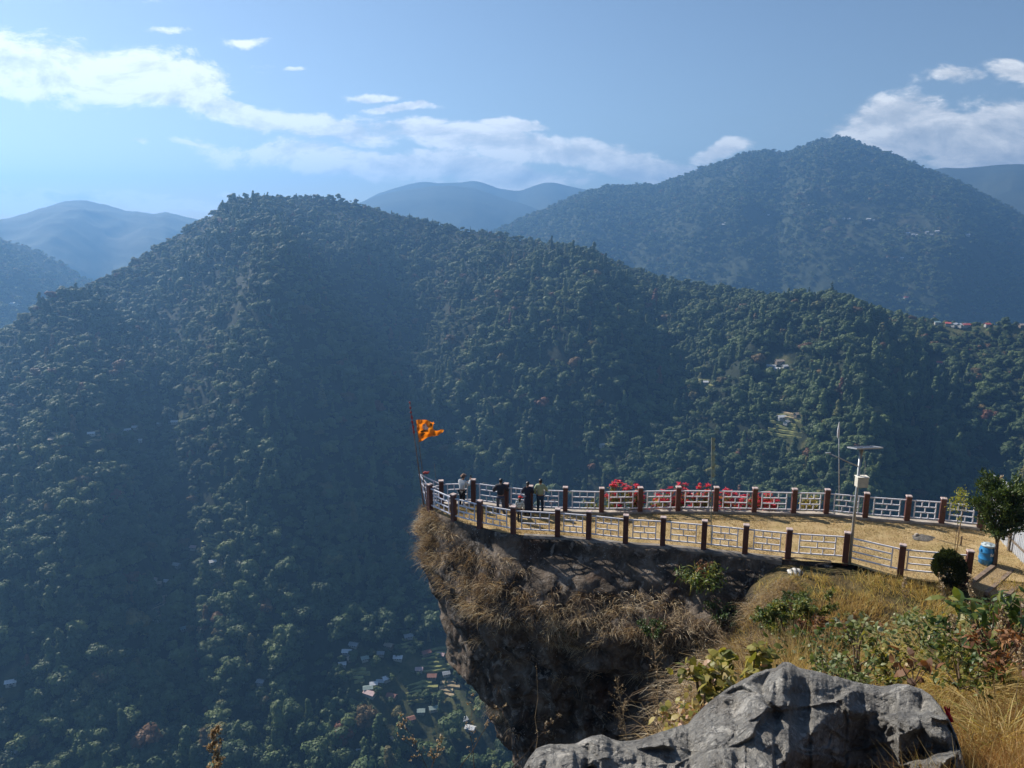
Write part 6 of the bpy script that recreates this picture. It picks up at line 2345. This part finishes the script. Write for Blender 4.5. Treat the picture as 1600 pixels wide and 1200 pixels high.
# ---- thin sapling tied to a stick
q = on_z(1494, 866)
sp_ = thing('sapling', 'thin staked sapling with yellow-green leaves on the dry lawn', 'sapling', (q[0], q[1], 0))
mb = MB(); mb.tube([(0, 0, -.1), (.02, 0, 1.5), (.06, 0, 2.55)], [.022, .018, .012], 7); mb.build('stake', M_STEM, sp_, smooth=True)
mb = MB(); mb.tube([(-.06, .03, -.1), (-.09, .03, .9), (-.10, .02, 1.9), (-.06, .02, 2.75)], [.014, .012, .009, .004], 6)
for a_, z_ in ((.3, 2.0), (2.2, 2.15), (3.6, 2.3), (5.1, 2.4), (1.2, 2.55)):
    mb.tube([(-.09, .02, z_), (-.09 + .3 * math.cos(a_), .02 + .25 * math.sin(a_), z_ + .28)], [.006, .002], 4)
mb.build('trunk', M_BARK, sp_, smooth=True)
C_ = []
for a_, z_, s_ in ((.3, 2.2, .2), (2.2, 2.35, .26), (3.6, 2.5, .25), (5.1, 2.6, .24), (1.2, 2.8, .22), (3.2, 2.1, .22), (4.2, 2.75, .2)):
    C_.append(np.array((-.12 + .28 * math.cos(a_), .02 + .22 * math.sin(a_), z_)) + rr_.normal(size=(48, 3)) * s_ * .5)
C_.append(np.array((-.1, .02, 1.75)) + rr_.normal(size=(18, 3)) * np.array((.08, .08, .25)))
c = np.concatenate(C_); k = len(c); ls = rr_.uniform(.07, .13, k)
lv, lf = leaf_mesh(c, rand_dirs(k) - np.array((0, 0, .3)), rand_dirs(k) + np.array((0, 0, .5)), ls, ls * .5)
link('foliage', mesh_np('foliage', lv, lf, False, {'rnd': np.repeat(np.clip(rr_.normal(.5, .2, k), 0, 1), 6)}), foliage_mat('lime_leaves', [(0, (.10, .13, .02)), (.5, (.26, .27, .04)), (1, (.46, .40, .09))], .45, .5, .3), sp_)
mb = MB(); mb.bar((-.3, .02, 0), (-.3, .02, .42), .05); mb.bar((.1, .9, 0), (.1, .9, .5), .05); 
q2 = on_z(1512, 852)
st2 = mb.build('peg', M_TWIG, None, loc=(q2[0], q2[1], 0))
tag(st2, 'pair of short brown pegs in the lawn left of the barrel', 'peg')

# ---- red-leaved plants behind the far railing
M_REDB = foliage_mat('red_bracts', [(0, (.42, .012, .03)), (.5, (.66, .035, .075)), (1, (.78, .16, .18))], .4, .45, .3, tint=(1.2, .8, .8))
M_YEL = foliage_mat('ochre_leaves', [(0, (.06, .085, .014)), (.5, (.19, .18, .03)), (1, (.42, .31, .05))], .4, .5, .3)


def red_plant(px, top, h_, nhead, reds, label, w_=.75, tone=.5):
    y_ = float(np.interp(on_z(px, 803)[0], far_c[np.argsort(far_c[:, 0]), 0], far_c[np.argsort(far_c[:, 0]), 1])) + .75
    tp = on_y(px, top, y_)
    base = np.array((tp[0], y_, -.75))
    H = float(tp[2] - base[2])
    root = thing('red_shrub' if reds > .2 else 'yellow_shrub', label, 'shrub', base, None)
    A_, B__ = [], []
    HB, LB = [], []
    for i in range(int(nhead * 1.7)):
        a = g.uniform(0, 2 * PI); o_ = w_ * g.uniform(0, 1) ** .6
        e = np.array((math.cos(a) * o_, math.sin(a) * o_ * .6, H * (1.0 if i == 0 else g.uniform(.35, .95))))
        if i == 0: e[:2] *= .3
        m_ = e * .55 + g.normal(size=3) * .05
        m_[2] = e[2] * .5
        A_ += [np.zeros(3), m_]; B__ += [m_, e]
        if g.random() < reds:
            k = 16
            aa = g.uniform(0, 2 * PI, k)
            dd_ = np.stack([np.cos(aa), np.sin(aa), g.uniform(-.25, .5, k)], -1)
            HB.append((np.repeat(e[None], k, 0) + g.normal(size=(k, 3)) * .02, dd_))
        k = 14
        t = g.uniform(.25, 1.0, (k, 1))
        LB.append(m_ * (1 - t) + e * t + g.normal(size=(k, 3)) * .07 - np.array((0, 0, .06)))
    sv, sf = sticks((np.array(A_), np.array(B__)), .012, .008, 5)
    link('stem', mesh_np('stem', sv, sf, False), M_TWIG, root)
    if HB:
        b = np.concatenate([x[0] for x in HB]); d = np.concatenate([x[1] for x in HB]); k = len(b)
        ls = g.uniform(.12, .21, k)
        lv, lf = leaf_mesh(b, d, np.array((0, 0, 1.0)) + g.normal(size=(k, 3)) * .35, ls, ls * .45, bend=.25)
        link('red_bracts', mesh_np('red_bracts', lv, lf, False, {'rnd': np.repeat(g.uniform(0, 1, k), 6)}), M_REDB, root)
    b = np.concatenate(LB); k = len(b)
    ls = g.uniform(.09, .17, k)
    lv, lf = leaf_mesh(b, rand_dirs(k) - np.array((0, 0, .35)), np.array((0, 0, .6)) + rand_dirs(k), ls, ls * .5, bend=.2)
    link('leaves', mesh_np('leaves', lv, lf, False, {'rnd': np.repeat(np.clip(tone + g.normal(size=k) * .25, 0, 1), 6)}), M_YEL, root)


red_plant(928, 776, 1, 12, 0, 'yellow-green shrub left of the first red heads behind the far railing', .6, .45)
red_plant(965, 750, 1, 22, .62, 'red-leaved shrub whose single head rises highest above the far railing, yellow foliage below', .75, .45)
red_plant(995, 758, 1, 18, .85, 'red-leaved shrub with two heads above the railing behind the third post from the yellow shrub', .6, .5)
red_plant(1033, 766, 1, 18, .8, 'red-leaved shrub left of the thin prayer flag, mostly behind the panel', .65, .6)
red_plant(1064, 754, 1, 20, .85, 'red-leaved shrub with pair of heads above a post left of the prayer flag', .6, .5)
red_plant(1098, 755, 1, 20, .8, 'red-leaved shrub with yellowish stems just left of the prayer flag', .65, .6)
red_plant(1140, 764, 1, 20, .82, 'red-leaved shrub just right of the prayer flag pole', .65, .5)
red_plant(1172, 770, 1, 16, .85, 'low red-leaved shrub behind the post right of the prayer flag', .55, .5)
red_plant(1200, 768, 1, 22, .92, 'red-leaved shrub at the right end of the red row', .7, .5)
red_plant(1266, 769, 1, 24, 0, 'ochre yellow shrub behind the far railing right of the red row', .62, .75)

# ---- loose pale stone with dark bands at the wall's end, and litter beside the boulder
q = at_hill(1243, 897)
st_ = bpy.data.meshes.new('stone')
bm = bmesh.new()
bmesh.ops.create_icosphere(bm, subdivisions=4, radius=.3)
P_ = np.array([v.co[:] for v in bm.verts])
nn_ = fbm(P_[:, 0] * 5, P_[:, 1] * 5, P_[:, 2] * 5, 4, seed=3)
for v, k in zip(bm.verts, nn_):
    v.co *= 1 + .35 * k
    v.co.z *= .62
bm.to_mesh(st_); bm.free()
for p_ in st_.polygons: p_.use_smooth = True
m_s, n = mat('banded_stone')
wv = n.n('ShaderNodeTexWave', {'Vector': n.obj(), 'Scale': 1.6, 'Distortion': 5.0, 'Detail': 3.0}).outputs['Fac']
n.pbr(n.ramp(wv, [(.1, (.05, .05, .05)), (.35, (.45, .43, .40)), (1, (.6, .58, .54))]), .8, normal=n.bump(n.noise(20, 5, .6, n.obj()), .4, .02))
o = link('stone', st_, m_s, None, q + np.array((0, 0, .06)))
tag(o, 'pale stone with dark bands at the end of the retaining wall', 'stone')
q = on_y(1481, 1117, 4.72)
lt = MB()
NXl, NYl = 7, 9
vs = []
for i in range(NXl):
    for j in range(NYl):
        x, z = (i / (NXl - 1) - .5) * .055 * (1 - .55 * j / NYl), (j / (NYl - 1) - .5) * .12
        vs.append((x + z * -.25, .012 * math.sin(i * 1.7 + j), z + .01 * math.sin(i * 2.3)))
lt.add(vs, [(i * NYl + j, (i + 1) * NYl + j, (i + 1) * NYl + j + 1, i * NYl + j + 1) for i in range(NXl - 1) for j in range(NYl - 1)])
m_l, n = mat('pink_wrapper')
n.pbr(n.ramp(n.noise(22, 3, .6, n.obj()), [(.42, (.62, .015, .12)), (.55, (.55, .03, .05)), (.66, (.75, .45, .12)), (.75, (.8, .75, .7))]), .3, spec=.6)
wp = lt.build('wrapper', m_l, smooth=True, loc=tuple(q))
tag(wp, 'crumpled pink and red wrapper in the grass at the boulder edge', 'litter')
# ================================================================= render settings
SC.view_settings.view_transform = 'Standard'
SC.view_settings.look = 'None'
SC.view_settings.exposure = EXPOSURE
SC.view_settings.gamma = 1.0
SC.render.engine = 'CYCLES'
cy = SC.cycles
cy.use_denoising = True
cy.denoiser = 'OPENIMAGEDENOISE'
cy.use_adaptive_sampling = True
cy.adaptive_threshold = 0.012
cy.max_bounces = 5
cy.diffuse_bounces = 2
cy.glossy_bounces = 1
cy.transmission_bounces = 3
cy.transparent_max_bounces = 6
cy.volume_bounces = 0
cy.caustics_reflective = False
cy.caustics_refractive = False
